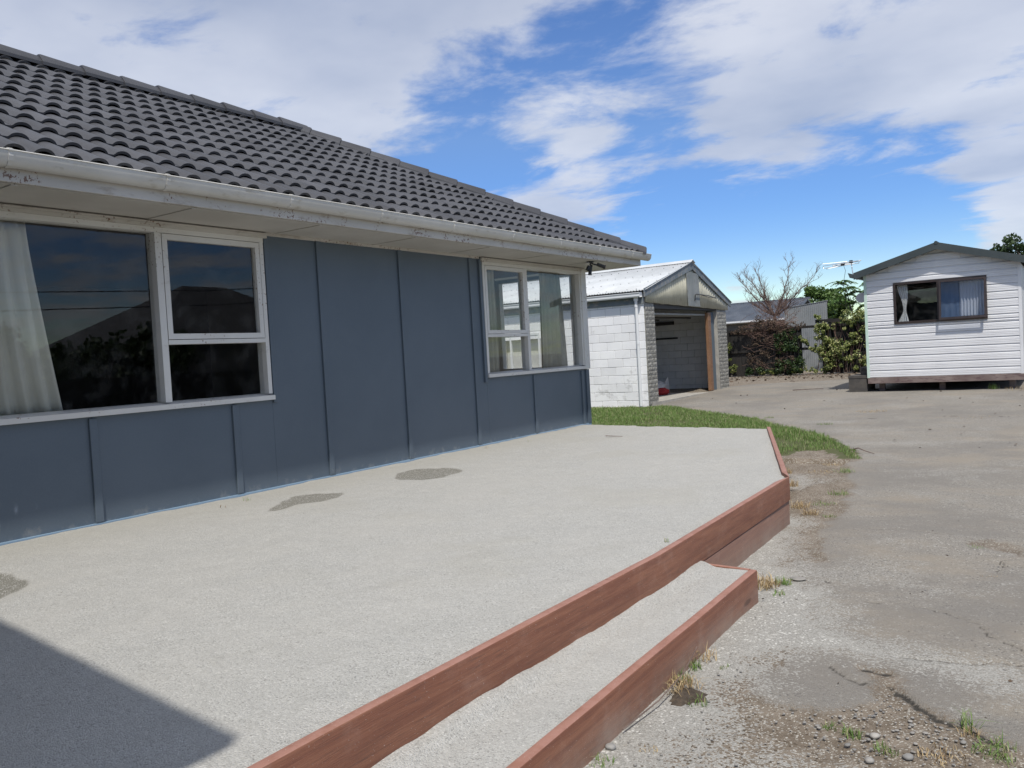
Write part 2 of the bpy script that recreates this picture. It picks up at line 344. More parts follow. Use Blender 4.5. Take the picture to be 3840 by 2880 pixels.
P['grass'] = leaf_mat('grass_blades', (.105, .195, .038), (.20, .30, .075), (.36, .34, .18), .6, .3); P['drygrass'] = leaf_mat('dry_grass', (.34, .24, .12), (.52, .41, .24), (.20, .13, .07), .8, .2)
P['stone'] = simple('river_stone', (.20, .195, .185), (.32, .30, .27), 9, .7, .001, 80, orand=.3)
P['red'] = simple('red_cloth', (.34, .02, .02), rough=.8); P['whitecloth'] = simple('white_cloth', (.62, .60, .58), (.5, .48, .46), 6, .8)
P['dirtclod'] = simple('dark_soil', (.085, .062, .042), (.14, .105, .072), 14, .95, .01, 30)
P['brickhouse'] = simple('neighbour_wall', (.10, .095, .085), (.13, .12, .11), 3)
P['redroof'] = simple('neighbour_roof', (.045, .045, .05), (.07, .07, .075), 5)
P['darkstep'] = simple('dark_step', (.06, .055, .05), (.09, .08, .07), 6, .85)
P['purple'] = simple('dark_screen', (.04, .03, .09), rough=.7)

# ------------------------------------------------------------------ mesh helpers
class MB:
    def __init__(s): s.v = []; s.f = []
    def add(s, vs, fs):
        o = len(s.v); s.v += [tuple(p) for p in vs]; s.f += [tuple(i+o for i in f) for f in fs]; return s
    def box(s, x0, x1, y0, y1, z0, z1):
        return s.add([(x0, y0, z0), (x1, y0, z0), (x1, y1, z0), (x0, y1, z0), (x0, y0, z1), (x1, y0, z1), (x1, y1, z1), (x0, y1, z1)],
                     [(0, 3, 2, 1), (4, 5, 6, 7), (0, 1, 5, 4), (1, 2, 6, 5), (2, 3, 7, 6), (3, 0, 4, 7)])
    def hexa(s, p):   # 8 corners, bottom loop then top loop
        return s.add(p, [(0, 3, 2, 1), (4, 5, 6, 7), (0, 1, 5, 4), (1, 2, 6, 5), (2, 3, 7, 6), (3, 0, 4, 7)])
    def bbox(s, x0, x1, y0, y1, z0, z1, b=.004):     # box with chamfered vertical and top/bottom edges
        xs, ys, zs = (x0, x0+b, x1-b, x1), (y0, y0+b, y1-b, y1), (z0, z0+b, z1-b, z1)
        a = []
        for z, k in ((zs[0], 1), (zs[1], 0), (zs[2], 0), (zs[3], 1)):
            i, j = (1, 2) if k else (0, 3)
            if k: a += [(xs[1], ys[1], z), (xs[2], ys[1], z), (xs[2], ys[1], z), (xs[2], ys[2], z), (xs[2], ys[2], z), (xs[1], ys[2], z), (xs[1], ys[2], z), (xs[1], ys[1], z)]
            else: a += [(xs[1], ys[0], z), (xs[2], ys[0], z), (xs[3], ys[1], z), (xs[3], ys[2], z), (xs[2], ys[3], z), (xs[1], ys[3], z), (xs[0], ys[2], z), (xs[0], ys[1], z)]
        f = []
        for r in range(3):
            for q in range(8): f.append((r*8+q, r*8+(q+1) % 8, r*8+8+(q+1) % 8, r*8+8+q))
        f.append((0, 6, 4, 2)); f.append((24, 26, 28, 30))
        return s.add(a, f)
    def loft(s, rings, closed=True, caps=True):
        o = len(s.v); n = len(rings[0])
        for r in rings: s.v += [tuple(p) for p in r]
        for i in range(len(rings)-1):
            for j in range(n if closed else n-1):
                k = (j+1) % n; s.f.append((o+i*n+j, o+i*n+k, o+(i+1)*n+k, o+(i+1)*n+j))
        if caps and closed:
            s.f.append(tuple(o+j for j in range(n))[::-1]); s.f.append(tuple(o+(len(rings)-1)*n+j for j in range(n)))
        return s
    def tube(s, pts, r, n=6, r2=None):
        pts = [Vector(p) for p in pts]; rings = []; m_ = len(pts)
        up = Vector((0, 0, 1))
        for i, p in enumerate(pts):
            t = (pts[min(i+1, m_-1)]-pts[max(i-1, 0)]).normalized()
            a = t.cross(up) if abs(t.z) < .95 else t.cross(Vector((1, 0, 0)))
            a.normalize(); b = t.cross(a)
            rr = r if r2 is None else r+(r2-r)*i/(m_-1)
            rings.append([p+a*(rr*math.cos(2*math.pi*k/n))+b*(rr*math.sin(2*math.pi*k/n)) for k in range(n)])
        return s.loft(rings)
    def extrude(s, prof, axis, a0, a1):   # prof: closed list of 2D points in the other two axes
        def P3(q, a):
            return (a, q[0], q[1]) if axis == 0 else (q[0], a, q[1]) if axis == 1 else (q[0], q[1], a)
        return s.loft([[P3(q, a0) for q in prof], [P3(q, a1) for q in prof]])

ROOT = {}
def tag(o, label=None, cat=None, group=None, kind=None):
    if label: o['label'] = label
    if cat: o['category'] = cat
    if group: o['group'] = group
    if kind: o['kind'] = kind
    return o
def thing(name, loc, label, cat, group=None):
    o = bpy.data.objects.new(name, None); o.location = loc; o.empty_display_size = .2; COL.objects.link(o)
    ROOT[o] = Vector(loc); return tag(o, label, cat, group)
def finish(me, mat, smooth):
    if mat: me.materials.append(mat)
    if smooth:
        me.polygons.foreach_set('use_smooth', [True]*len(me.polygons))
        if isinstance(smooth, float): me.set_sharp_from_angle(angle=math.radians(smooth))
def obj(name, mb, mat, parent=None, smooth=False, org=None, fix=True):
    """mesh given in world coordinates; children keep the thing's origin, top-level ones get `org`."""
    import bmesh
    off = Vector((0, 0, 0)) if parent is None and org is None else (ROOT[parent] if parent is not None else Vector(org))
    me = bpy.data.meshes.new(name); me.from_pydata([(x-off.x, y-off.y, z-off.z) for x, y, z in mb.v], [], mb.f)
    if fix:
        bm = bmesh.new(); bm.from_mesh(me); bmesh.ops.recalc_face_normals(bm, faces=bm.faces); bm.to_mesh(me); bm.free()
    finish(me, mat, smooth)
    o = bpy.data.objects.new(name, me); COL.objects.link(o)
    if parent is not None: o.parent = parent; ROOT[o] = off
    else: o.location = off; ROOT[o] = off
    return o
def box(name, b, mat, parent=None, bev=0, org=None):
    mb = MB(); (mb.bbox(*b, bev) if bev else mb.box(*b)); return obj(name, mb, mat, parent, org=org)
def inst(name, me, parent, loc, rot=(0, 0, 0), scale=None):
    o = bpy.data.objects.new(name, me); COL.objects.link(o); o.parent = parent; ROOT[o] = ROOT[parent]
    o.location = Vector(loc)-ROOT[parent]; o.rotation_euler = rot
    if scale: o.scale = scale
    return o
def npmesh(name, V, F, mat, smooth=False):
    V = np.asarray(V, dtype=np.float32); F = np.asarray(F, dtype=np.int32); k = F.shape[1]
    me = bpy.data.meshes.new(name); me.vertices.add(len(V)); me.vertices.foreach_set('co', V.ravel())
    me.loops.add(F.size); me.loops.foreach_set('vertex_index', F.ravel())
    me.polygons.add(len(F)); me.polygons.foreach_set('loop_start', np.arange(0, F.size, k, dtype=np.int32))
    me.polygons.foreach_set('loop_total', np.full(len(F), k, dtype=np.int32))
    if smooth: me.polygons.foreach_set('use_smooth', np.ones(len(F), dtype=bool))
    me.update(calc_edges=True); me.validate()
    if mat: me.materials.append(mat)
    return me

# numpy noise ------------------------------------------------------
RS = np.random.RandomState(11); LAT = RS.rand(256, 256)
def vnoise(x, y):
    xi = np.floor(x).astype(int); yi = np.floor(y).astype(int); fx = x-xi; fy = y-yi
    fx = fx*fx*(3-2*fx); fy = fy*fy*(3-2*fy)
    g = lambda a, b: LAT[a & 255, b & 255]
    return (g(xi, yi)*(1-fx)+g(xi+1, yi)*fx)*(1-fy)+(g(xi, yi+1)*(1-fx)+g(xi+1, yi+1)*fx)*fy
def fbm(x, y, s, o=5, g=.55):
    t = 0; a = 1; n = 0
    for i in range(o): t = t+a*vnoise(x*s+i*17.3, y*s+i*9.1); n += a; a *= g; s *= 2.03
    return t/n
def segdist(x, y, pts):
    d = np.full(x.shape, 1e9)
    for (ax, ay), (bx, by) in zip(pts[:-1], pts[1:]):
        dx, dy = bx-ax, by-ay; t = np.clip(((x-ax)*dx+(y-ay)*dy)/(dx*dx+dy*dy+1e-12), 0, 1)
        d = np.minimum(d, np.hypot(x-ax-t*dx, y-ay-t*dy))
    return d
def inside(x, y, poly):
    c = np.zeros(x.shape, bool); n = len(poly)
    for i in range(n):
        ax, ay = poly[i]; bx, by = poly[(i+1) % n]
        if ay == by: continue
        c ^= ((ay > y) != (by > y)) & (x < (bx-ax)*(y-ay)/(by-ay)+ax)
    return c
def sdf(x, y, poly):      # positive inside
    d = segdist(x, y, list(poly)+[poly[0]]); return np.where(inside(x, y, poly), d, -d)
def ss(v, a, b):
    t = np.clip((v-a)/(b-a), 0, 1); return t*t*(3-2*t)
def gz(x, y):
    return -.39+.29*np.clip((y-11)/13., 0, 1)

# ------------------------------------------------------------------ ground, driveway
GRASS_EDGE = [(4.35, 10.9), (4.43, 11.2), (4.2, 11.94), (3.7, 12.97), (3.2, 13.76), (2.25, 14.83), (1.69, 15.76), (.08, 17.12), (-1.2, 18.35), (-1.86, 18.5)]
DRIVE = [(13, -3), (13, 40), (13, 27.5), (3, 27.2), (.76, 26.67), (-1.27, 25.67), (-1.9, 24.2), (-1.9, 18.45)] + GRASS_EDGE[::-1][1:] + \
        [(4.43, 10.44), (4.62, 9.67), (4.77, 9.16), (4.85, 8.39), (4.98, 7.88), (4.93, 7.21), (4.84, 6.96), (4.78, 6.68), (4.91, 6.26), (5.05, 5.8), (5.3, 5.3), (5.5, 4.7), (5.5, 4.1), (5.45, 3.6), (5.65, 3.55), (5.81, 3.58), (6.0, 3.75), (5.97, 4.0), (5.84, 4.12), (5.95, 4.1), (6.04, 3.93), (6.14, 3.8), (6.24, 3.71), (6.34, 3.66), (6.6, 3.52), (7.3, 3.1), (8, 1), (8, -3)]
LAWN = [(-9, 12.2), (.1, 11.9), (3.25, 11.4), (3.5, 11.45), (3.4, 11.75), (3.77, 12.02), (4.2, 11.2)] + GRASS_EDGE[1:] + [(-1.86, 18.3), (-9, 18.3)]
CRACKS = [[(5.34, 5.51), (5.57, 5.2), (5.83, 5.18), (6.08, 5.13), (6.26, 4.99), (6.35, 4.78), (6.5, 4.6)],
          [(5.99, 4.36), (6.1, 4.33), (6.23, 4.38), (6.3, 4.4), (6.38, 4.44), (6.6, 4.42)],
          [(5.65, 3.55), (5.81, 3.57), (5.9, 3.62), (6.0, 3.74)], [(5.84, 4.12), (5.94, 4.08), (5.97, 4.0), (6.04, 3.93), (6.14, 3.8), (6.24, 3.71), (6.34, 3.66), (6.5, 3.58)],
          [(5.7, 4.05), (5.78, 3.97), (5.87, 3.93), (5.93, 4.0)],
          [(5.26, 7.16), (5.55, 7.23), (5.84, 7.18), (6.0, 7.22), (6.37, 7.44)], [(6.3, 5.9), (6.28, 6.3), (6.33, 6.55), (6.11, 6.6)], [(1.8, 15.5), (3.35, 15.72), (4.79, 16.1), (6.01, 15.9), (8, 15.7)]]
DUSTB = [([(4.4, 7.6), (4.75, 7.2), (4.8, 6.6), (4.9, 6.2), (5.0, 5.9), (5.15, 5.6), (5.4, 5.1), (5.62, 4.7), (5.9, 4.5), (6.2, 4.38), (6.6, 4.3), (7.4, 4.2), (7.4, 4.0), (6.5, 4.14), (6.05, 4.2), (5.8, 4.3), (5.6, 4.35), (5.45, 4.1), (5.4, 3.6), (5.5, 3.2), (5.6, 2.9), (5.5, 2.0), (4.9, 1.5), (4.7, 3), (4.6, 6)], 1.0),
         ([(3.79, 10.2), (4.15, 10.06), (4.4, 9.43), (4.26, 9.21), (4.01, 9.3)], .8), ([(4.02, 12.5), (4.88, 12.58), (5.8, 13.2), (5.0, 12.9), (4.1, 12.75)], .42),
         ([(2.8, 15.2), (3.41, 15.1), (3.5, 15.4), (3.0, 15.4)], .5), ([(3.43, 13.95), (4.09, 14.05), (4.2, 14.4), (3.5, 14.3)], .42), ([(4.86, 10.27), (5.97, 10.5), (6, 10.7), (4.9, 10.45)], .35),
         ([(5.0, 3.1), (5.4, 3.1), (5.9, 3.05), (5.9, 2.6), (5.1, 2.6)], .7)]
SOILP = [[(5.6, 3.45), (5.79, 3.53), (5.95, 3.69), (6.0, 3.9), (6.1, 3.75), (6.4, 3.55), (6.8, 3.4), (6.9, 3.0), (6.2, 3.1), (5.9, 3.05), (5.7, 3.25)],
         [(5.1, 3.75), (5.28, 3.7), (5.3, 3.4), (5.22, 3.0), (5.12, 2.6), (5.1, 3.2)], [(4.66, 7.4), (5.0, 7.2), (5.1, 6.6), (5.25, 6.0), (5.05, 5.95), (4.85, 6.5), (4.7, 6.9)],
         [(6.0, 6.9), (6.4, 6.6), (6.5, 6.9), (6.2, 7.1)], [(-1.9, 24), (-1.3, 25.4), (.8, 26.4), (3, 27), (3, 32), (-5, 32), (-5, 24)], [(4.9, 5.7), (5.25, 5.55), (5.3, 5.45), (5.1, 5.45)]]
def build_ground():
    ax = np.unique(np.round(np.concatenate([[-900, -400, -150, -60, -30, -16], np.arange(-9, 3, .25), np.arange(3, 4.5, .06), np.arange(4.5, 7.9, .02), np.arange(7.9, 13.1, .25), [16, 24, 40, 80, 200, 900]]), 3))
    ay = np.unique(np.round(np.concatenate([[-400, -100, -30, -10, -4, -2, 0, 1], np.arange(1.5, 8, .02), np.arange(8, 13, .05), np.arange(13, 32.1, .14), [34, 37, 42, 55, 80, 150, 400, 1500]]), 3))
    X, Y = np.meshgrid(ax, ay); n1 = fbm(X, Y, 1.6, 6); n2 = fbm(X+40, Y+11, 7, 5, .65); n3 = fbm(X+7, Y+3, 3, 6, .6)
    wob = (n2-.5)*.16+(n3-.5)*.25
    asph = ss(sdf(X, Y, DRIVE)+wob*.8, -.14, .14)
    lawn = ss(sdf(X, Y, LAWN)+(n2-.5)*.3, -.05, .06)
    dust = np.zeros_like(X)
    for poly, a in DUSTB: dust = np.maximum(dust, a*ss(sdf(X, Y, poly)+wob, -.30, .22))
    dust = np.maximum(dust*(.45+.85*n3), ss(n1, .56, .75)*.26*asph*(Y < 20))
    soil = np.zeros_like(X)
    for poly in SOILP: soil = np.maximum(soil, ss(sdf(X, Y, poly)+wob, -.06, .08))
    crack = np.zeros_like(X); wx = X+(n2-.5)*.14; wy = Y+(fbm(X+90, Y, 7, 4)-.5)*.14
    fine = (X > 4.4) & (X < 8) & (Y > 1.5) & (Y < 8.2)
    for i, c in enumerate(CRACKS):
        w = (.011 if i in (2, 3, 4) else .009 if i < 2 else .007)*(.5+n3*1.3); w = np.maximum(w, .008)
        if i == 7: w = .02+0*X
        crack = np.maximum(crack, ss(-segdist(wx, wy, c), -2.2*w, -.5*w)*(1 if i in (2, 3) else .7))
    crack *= (fbm(X+3, Y+9, 4, 3) > (.42))*1.0
    Z = gz(X, Y)+(n1-.5)*.02*(np.abs(X) < 20)
    Z += asph*.012*ss(Y, 9, 8)+(n2-.5)*.012*fine*(1-asph*.6)-crack*.016*fine
    Z -= soil*.006
    Z += .012*np.exp(-((X-5.0)/.12)**2)*(Y < 4.9)*(n3+.2)
    Z = np.where((np.abs(X) > 30) | (np.abs(Y) > 60), -.35, Z)
    Z = np.where((X < 4.3) & (Y < 11.2), -.45, Z)
    V = np.stack([X.ravel(), Y.ravel(), Z.ravel()], 1); nx = len(ax); ny = len(ay)
    i, j = np.meshgrid(np.arange(nx-1), np.arange(ny-1)); a = (j*nx+i).ravel(); F = np.stack([a, a+1, a+nx+1, a+nx], 1)
    isd = asph.ravel()[F].mean(1) > .5
    for nm, sel in (('ground', ~isd), ('driveway', isd)):
        f = F[sel]; u, inv = np.unique(f, return_inverse=True)
        me = npmesh(nm, V[u], inv.reshape(f.shape), P['ground'], True)
        for an, arr in (('asph', asph), ('dust', dust), ('crack', crack), ('lawn', lawn), ('soil', soil)):
            at = me.attributes.new(an, 'FLOAT', 'POINT'); at.data.foreach_set('value', arr.ravel()[u].astype(np.float32))
        o = bpy.data.objects.new(nm, me); COL.objects.link(o); o['kind'] = 'structure'
build_ground()

def build_patio():
    ax = np.arange(.03, 4.74, .035); ay = np.arange(-3, 11.92, .035)
    X, Y = np.meshgrid(ax, ay); edge = [(.0, -4), (4.68, -4), (4.68, 1.5), (4.70, 4.4), (4.63, 7.2), (3.22, 11.34), (0.0, 11.88)]
    sd_ = sdf(X, Y, edge)
    n = fbm(X, Y, .8, 6); n2 = fbm(X+5, Y+5, 4, 4)
    Z = (n-.5)*.035+(n2-.5)*.013+(fbm(X*.7+Y*.3, Y+3, 9, 4, .6)-.5)*.005-.006
    Z = np.where(sd_ < .12, Z*np.clip(sd_/.12, .3, 1)-.004-(n2-.45)*.03*ss(sd_, .12, 0), Z)
    wet1 = [(-.2, 2.0), (.3, 2.35), (.75, 2.41), (.91, 2.51), (1.14, 2.52), (1.47, 2.44), (1.62, 2.32), (1.73, 2.15), (1.83, 1.96), (1.5, 1.5), (.5, 1.4)]
    wet2 = [(1.03, 4.57), (0.83, 4.86), (0.55, 5.32), (0.76, 5.48), (0.94, 5.53), (1.13, 5.33), (1.18, 5.08), (1.05, 4.88), (1.1, 4.68)]
    wet3 = [(0.76, 6.41), (0.57, 6.7), (0.54, 7.01), (0.78, 7.2), (1.14, 7.16), (1.29, 6.99), (1.33, 6.6), (1.2, 6.39), (0.94, 6.33)]
    wet = np.zeros_like(X)
    for w in (wet1, wet2, wet3):
        q = ss(sdf(X, Y, w)+(n2-.5)*.14, -.07, .09); wet = np.maximum(wet, q); Z -= q*.010
    fine = np.maximum(ss(X, 1.1, .1)*.9, ss(n, .55, .7)*.5)
    # snap border vertices onto the edge polygon
    keep = sd_ > -.03
    ex = list(edge)+[edge[0]]
    V = np.stack([X.ravel(), Y.ravel(), Z.ravel()], 1); nx = len(ax)
    i, j = np.meshgrid(np.arange(nx-1), np.arange(len(ay)-1)); a = (j*nx+i).ravel(); F = np.stack([a, a+1, a+nx+1, a+nx], 1)
    F = F[keep.ravel()[F].all(1)]
    u, inv = np.unique(F, return_inverse=True)
    me = npmesh('gravel_patio', V[u], inv.reshape(F.shape), P['gravel'], True)
    for an, arr in (('wet', wet), ('fine', fine)):
        at = me.attributes.new(an, 'FLOAT', 'POINT'); at.data.foreach_set('value', arr.ravel()[u].astype(np.float32))
    o = bpy.data.objects.new('gravel_patio', me); COL.objects.link(o); o['kind'] = 'structure'
    # soil bank holding the far side of the fill
    mb = MB().hexa([(0, 11.0, -.45), (3.2, 10.6, -.45), (3.2, 11.33, -.45), (0.02, 11.92, -.45), (0, 11.0, -.03), (3.2, 10.6, -.03), (3.2, 11.33, -.03), (0.02, 11.9, -.03)])
    obj('patio_fill', mb, P['dirtclod'])['kind'] = 'structure'
    # step fill
    ax = np.arange(4.70, 5.135, .02); ay = np.arange(-3, 4.97, .03); X, Y = np.meshgrid(ax, ay)
    n = fbm(X, Y, 3, 5); Z = -.203+(n-.5)*.022+ss(X, 4.84, 4.74)*(.026+.05*(fbm(X, Y, 2.2, 4)-.4))
    X = np.minimum(X, np.interp(Y, [-3, 1.2, 2.3, 4.95], [5.19, 5.165, 5.148, 5.095])-.03+(X-5.13)*.004)
    V = np.stack([X.ravel(), Y.ravel(), Z.ravel()], 1); nx = len(ax)
    i, j = np.meshgrid(np.arange(nx-1), np.arange(len(ay)-1)); a = (j*nx+i).ravel(); F = np.stack([a, a+1, a+nx+1, a+nx], 1)
    me = npmesh('gravel_step', V, F, P['gravel'], True)
    o = bpy.data.objects.new('gravel_step', me); COL.objects.link(o); o['kind'] = 'structure'
build_patio()

def sweep_board(name, pts, th, z0, z1, mat, parent, side=1, cut0=None, cut1=None):
    """board whose outer top edge follows pts (2D); thickness th inward (left of travel)."""
    rings = []; n = len(pts)
    for i, p in enumerate(pts):
        p = Vector(p); d = (Vector(pts[min(i+1, n-1)])-Vector(pts[max(i-1, 0)])).normalized(); nrm = Vector((-d.y, d.x))*side
        mit = 1.
        if i == 0 and cut0: nrm = Vector(cut0)
        if i == n-1 and cut1: nrm = Vector(cut1)
        b = .009; rz = (fbm(np.array([p.x*3.]), np.array([p.y]), 1.5, 3)[0]-.5)*.006
        prof = [(0, z0+.002), (0, z1-b), (.35*b, z1-.3*b), (b, z1), (th-b, z1), (th-.35*b, z1-.3*b), (th, z1-b), (th, z0+.002)]
        rings.append([(p.x+nrm.x*u, p.y+nrm.y*u, z+rz) for u, z in prof])
    return obj(name, MB().loft(rings), mat, parent, smooth=30.)
def densify(pts, st=.25):
    out = []
    for a, b in zip(pts[:-1], pts[1:]):
        k = max(1, int(math.hypot(b[0]-a[0], b[1]-a[1])/st))
        out += [(a[0]+(b[0]-a[0])*i/k, a[1]+(b[1]-a[1])*i/k) for i in range(k)]
    return out+[pts[-1]]
rt = thing('patio_edging', (4.7, 2, -.39), 'upper red-brown timber edging two boards high around the raised gravel patio', 'timber edging')
c = Vector((4.665, 7.205)); mit = Vector((-.052, -.016))
sweep_board('board', densify([(4.70, -3), (4.705, 0)]), .05, -.185, .018, P['timber'], rt)
sweep_board('board', densify([(4.705, .003), (4.71, 2), (4.755, 4.3), (4.665, 7.205)]), .05, -.185, .020, P['timber'], rt, cut1=mit)
sweep_board('board', densify([(4.735, 4.98), (4.655, 7.20)]), .05, -.40, -.190, P['timber2'], rt, cut1=mit)
sweep_board('board', densify([(4.665, 7.208), (3.245, 11.36)]), .05, -.185, .022, P['timber'], rt, cut0=mit)
sweep_board('board', densify([(4.655, 7.204), (3.24, 11.36)]), .05, -.40, -.190, P['timber'], rt, cut0=mit)
# pegs behind the boards
st_ = thing('step_edging', (5.1, 2, -.39), 'lower timber board framing the narrow gravel step below the patio', 'timber edging')
sweep_board('board', densify([(5.19, -3), (5.165, 1.2), (5.148, 2.3), (5.095, 4.95)]), .05, -.41, -.192, P['timber'], st_)
sweep_board('end_board', [(5.045, 4.985), (4.715, 5.02)], .035, -.40, -.196, P['timber'], st_)

# ------------------------------------------------------------------ house
H = thing('house', (0, 6, 0), 'long low blue-grey house with dark tiled hip roof and white trimmed windows', 'house')
WT = 2.575
BAT = [.9, 2.3, 3.69, 5.095, 6.3, 7.605, 9.02, 10.475]
def sheets():
    full = [-.0, .9, 2.3, 3.69, 5.095, 5.56, 6.3, 7.605, 9.02, 9.27, 10.475, 12.13]
    for a, b in zip(full[:-1], full[1:]):
        top = WT
        if b <= 5.57 and a < 5.5: top = .89
        if a >= 9.26: top = .91
        box('cladding_sheet', (-.02, 0, a+.001, b-.001, -.04, top), P['wall'], H)
    box('cladding_sheet', (-.02, 0, 0.0+.001, 1.25, .892, WT), P['wall'], H)
    box('cladding_sheet', (-.021, -.0005, 12.0, 12.13, .911, WT), P['wall'], H)
    for y in BAT:
        top = .875 if y < 5.5 and y > 1.3 else .885 if y > 9.3 else WT
        w = .034
        box('batten', (.0005, .022, y-w, y+w, .012, top), P['wall'], H, .003)
    box('batten', (.0005, .024, 5.565, 5.615, .86, WT), P['wall'], H, .003)
    box('batten', (.0005, .03, 9.205, 9.262, .85, WT), P['wall'], H, .003)
    box('batten', (.0005, .022, 11.90, 11.96, .012, .885), P['wall'], H, .003)
    box('corner_board', (-.001, .026, 12.05, 12.15, .0, .90), P['wall'], H, .003)
    box('base_flashing', (-.01, .022, -.0, 12.14, -.05, .007), simple('pale_blue_flashing', (.25, .36, .47), rough=.4), H)
sheets()
# carcass: walls behind, end walls, floor, ceiling, partition
box('wall', (-.14, -.022, -.05, 12.12, -.4, .86), P['room'], H)
box('wall', (-.14, -.022, 5.58, 9.2, .862, WT), P['room'], H)
box('wall', (-.14, -.022, -.05, 1.2, .862, WT), P['room'], H)
box('wall', (-7.5, -.142, 12.03, 12.128, -.4, .90), P['wall'], H)
box('wall', (-7.5, -1.78, 12.03, 12.128, .902, WT), P['wall'], H)
box('wall', (-7.6, -7.5, 0, 12.13, -.4, WT), P['room'], H)
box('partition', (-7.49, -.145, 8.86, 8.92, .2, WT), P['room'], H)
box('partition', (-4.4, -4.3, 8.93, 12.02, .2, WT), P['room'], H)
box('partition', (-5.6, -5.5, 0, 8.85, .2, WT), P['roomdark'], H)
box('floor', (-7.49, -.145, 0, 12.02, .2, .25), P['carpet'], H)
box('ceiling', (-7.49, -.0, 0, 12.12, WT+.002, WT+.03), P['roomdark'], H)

def frame_rect(mb, x0, x1, y0, y1, z0, z1, w):
    mb.box(x0, x1, y0, y1, z1-w, z1); mb.box(x0, x1, y0, y1, z0, z0+w)
    mb.box(x0+.001, x1-.001, y0, y0+w, z0+w, z1-w); mb.box(x0+.001, x1-.001, y1-w, y1, z0+w, z1-w)
def window_front(y0, y1, ym, z0, z1, sash_first, label_):
    w = MB()
    # outer frame
    w.box(-.10, .035, y0, y1, z1-.045, z1); w.box(-.10, .03, y0, y0+.045, z0+.05, z1-.046); w.box(-.10, .03, y1-.045, y1, z0+.05, z1-.046)
    w.box(-.10, .028, ym-.032, ym+.032, z0+.05, z1-.046)
    o = obj('window', w, P['white'], H)
    s = MB().hexa([(-.10, y0-.01, z0), (.055, y0-.01, z0-.012), (.055, y1+.012, z0-.012), (-.10, y1+.012, z0), (-.10, y0-.01, z0+.055), (.055, y0-.01, z0+.032), (.055, y1+.012, z0+.032), (-.10, y1+.012, z0+.055)])
    obj('sill', s, P['white'], o)
    a, b = (y0+.047, ym-.034) if sash_first else (ym+.034, y1-.047)
    f0, f1 = (ym+.034, y1-.047) if sash_first else (y0+.047, ym-.034)
    zt = 1.50
    box('transom', (-.095, .033, a, b, zt-.028, zt+.012), P['white'], o)
    sh = MB(); frame_rect(sh, -.03, .032, a+.004, b-.004, zt+.018, z1-.05, .05); obj('sash', sh, P['white'], o)
    box('pane', (-.008, -.004, a+.05, b-.05, zt+.066, z1-.098), P['glass'], o)
    box('pane', (-.038, -.034, a+.001, b-.001, z0+.056, zt-.03), P['glass'], o)
    box('pane', (-.048, -.044, f0+.001, f1-.001, z0+.056, z1-.047), P['glass'], o)
    hd = MB().box(-.0, .05, y0-.03, y1+.04, z1+.001, z1+.03); hd.box(-.0, .062, y0-.035, y1+.045, z1+.031, z1+.048)
    obj('head_trim', hd, P['fascia'], o)
    return o
w1 = window_front(1.25, 5.545, 4.39, .905, 2.515, False, 1); w1['label'] = 'large front window with fixed pane beside opening sash'
w2 = window_front(9.27, 12.0, 10.36, .925, 2.515, True, 2); w2['label'] = 'corner window you can see through to the garage'
box('corner_post', (-.14, .045, 12.002, 12.165, .905, 2.56), P['white'], H, .004)
we = MB(); we.box(-1.76, -.15, 12.03, 12.14, 2.47, 2.53); we.box(-1.76, -1.63, 12.03, 12.14, .97, 2.468); we.box(-1.76, -.15, 12.03, 12.15, .91, .968); we.box(-.20, -.15, 12.03, 12.14, .97, 2.468)
e_ = obj('window', we, P['white'], H); box('pane', (-1.63, -.2, 12.09, 12.094, .97, 2.468), P['glass'], e_)

# eaves
SZ = 2.578
for i in range(11):
    y0, y1 = 12.83-1.42*(i+1), 12.83-1.42*i
    box('soffit_panel', (-.0, .695, max(y0, -.3)+.003, y1-.003, SZ, SZ+.012), P['soffit'], H)
    if y0 > -.2: box('soffit_strip', (0.03, .69, y0-.022, y0+.022, SZ-.007, SZ-.0005), P['soffit'], H)
box('soffit_panel', (-8.15, -.003, 12.15, 12.83, SZ, SZ+.012), P['soffit'], H)
box('eave_mould', (.001, .03, -.3, 12.16, SZ-.03, SZ-.001), P['fascia'], H)
box('fascia', (.70, .722, -.3, 12.87, 2.605-.02, 2.735), P['fascia'], H, .003)
box('fascia', (-8.15, .698, 12.845, 12.87, 2.605-.02, 2.735), P['fascia'], H, .003)
def gutter(y0, y1):
    o_ = [(.724, 2.79), (.724, 2.715), (.735, 2.685), (.765, 2.672), (.80, 2.682), (.825, 2.712), (.835, 2.755), (.836, 2.772), (.843, 2.778), (.838, 2.784), (.826, 2.782)]
    i_ = [(.824, 2.77), (.826, 2.752), (.817, 2.716), (.796, 2.69), (.765, 2.681), (.74, 2.692), (.730, 2.717), (.730, 2.79)]
    return MB().extrude(o_+i_, 1, y0, y1)
obj('gutter', gutter(-.3, 13.07), P['gutter'], H, smooth=40.)
bk = MB().extrude([(.8375, 2.762), (.8375, 2.74), (.828, 2.708), (.802, 2.679), (.765, 2.668), (.735, 2.68), (.733, 2.683), (.765, 2.674), (.799, 2.684), (.824, 2.712), (.833, 2.742), (.834, 2.775), (.815, 2.79), (.80, 2.788), (.80, 2.792), (.818, 2.796), (.846, 2.784), (.846, 2.774)], 1, 0, .03)
bo = None
for y in (.4, 1.6, 2.8, 3.98, 5.24, 6.45, 7.66, 8.89, 10.08, 11.23, 12.36):
    if bo is None:
        bo = obj('gutter_bracket', bk, P['gutter'], H, org=None); bm_ = bo.data; bo.location = (0, y, 0)
        bo.location = Vector((0, y, 0))
    else:
        q = bo.copy(); COL.objects.link(q); q.parent = H; q.location = (0, y, 0)

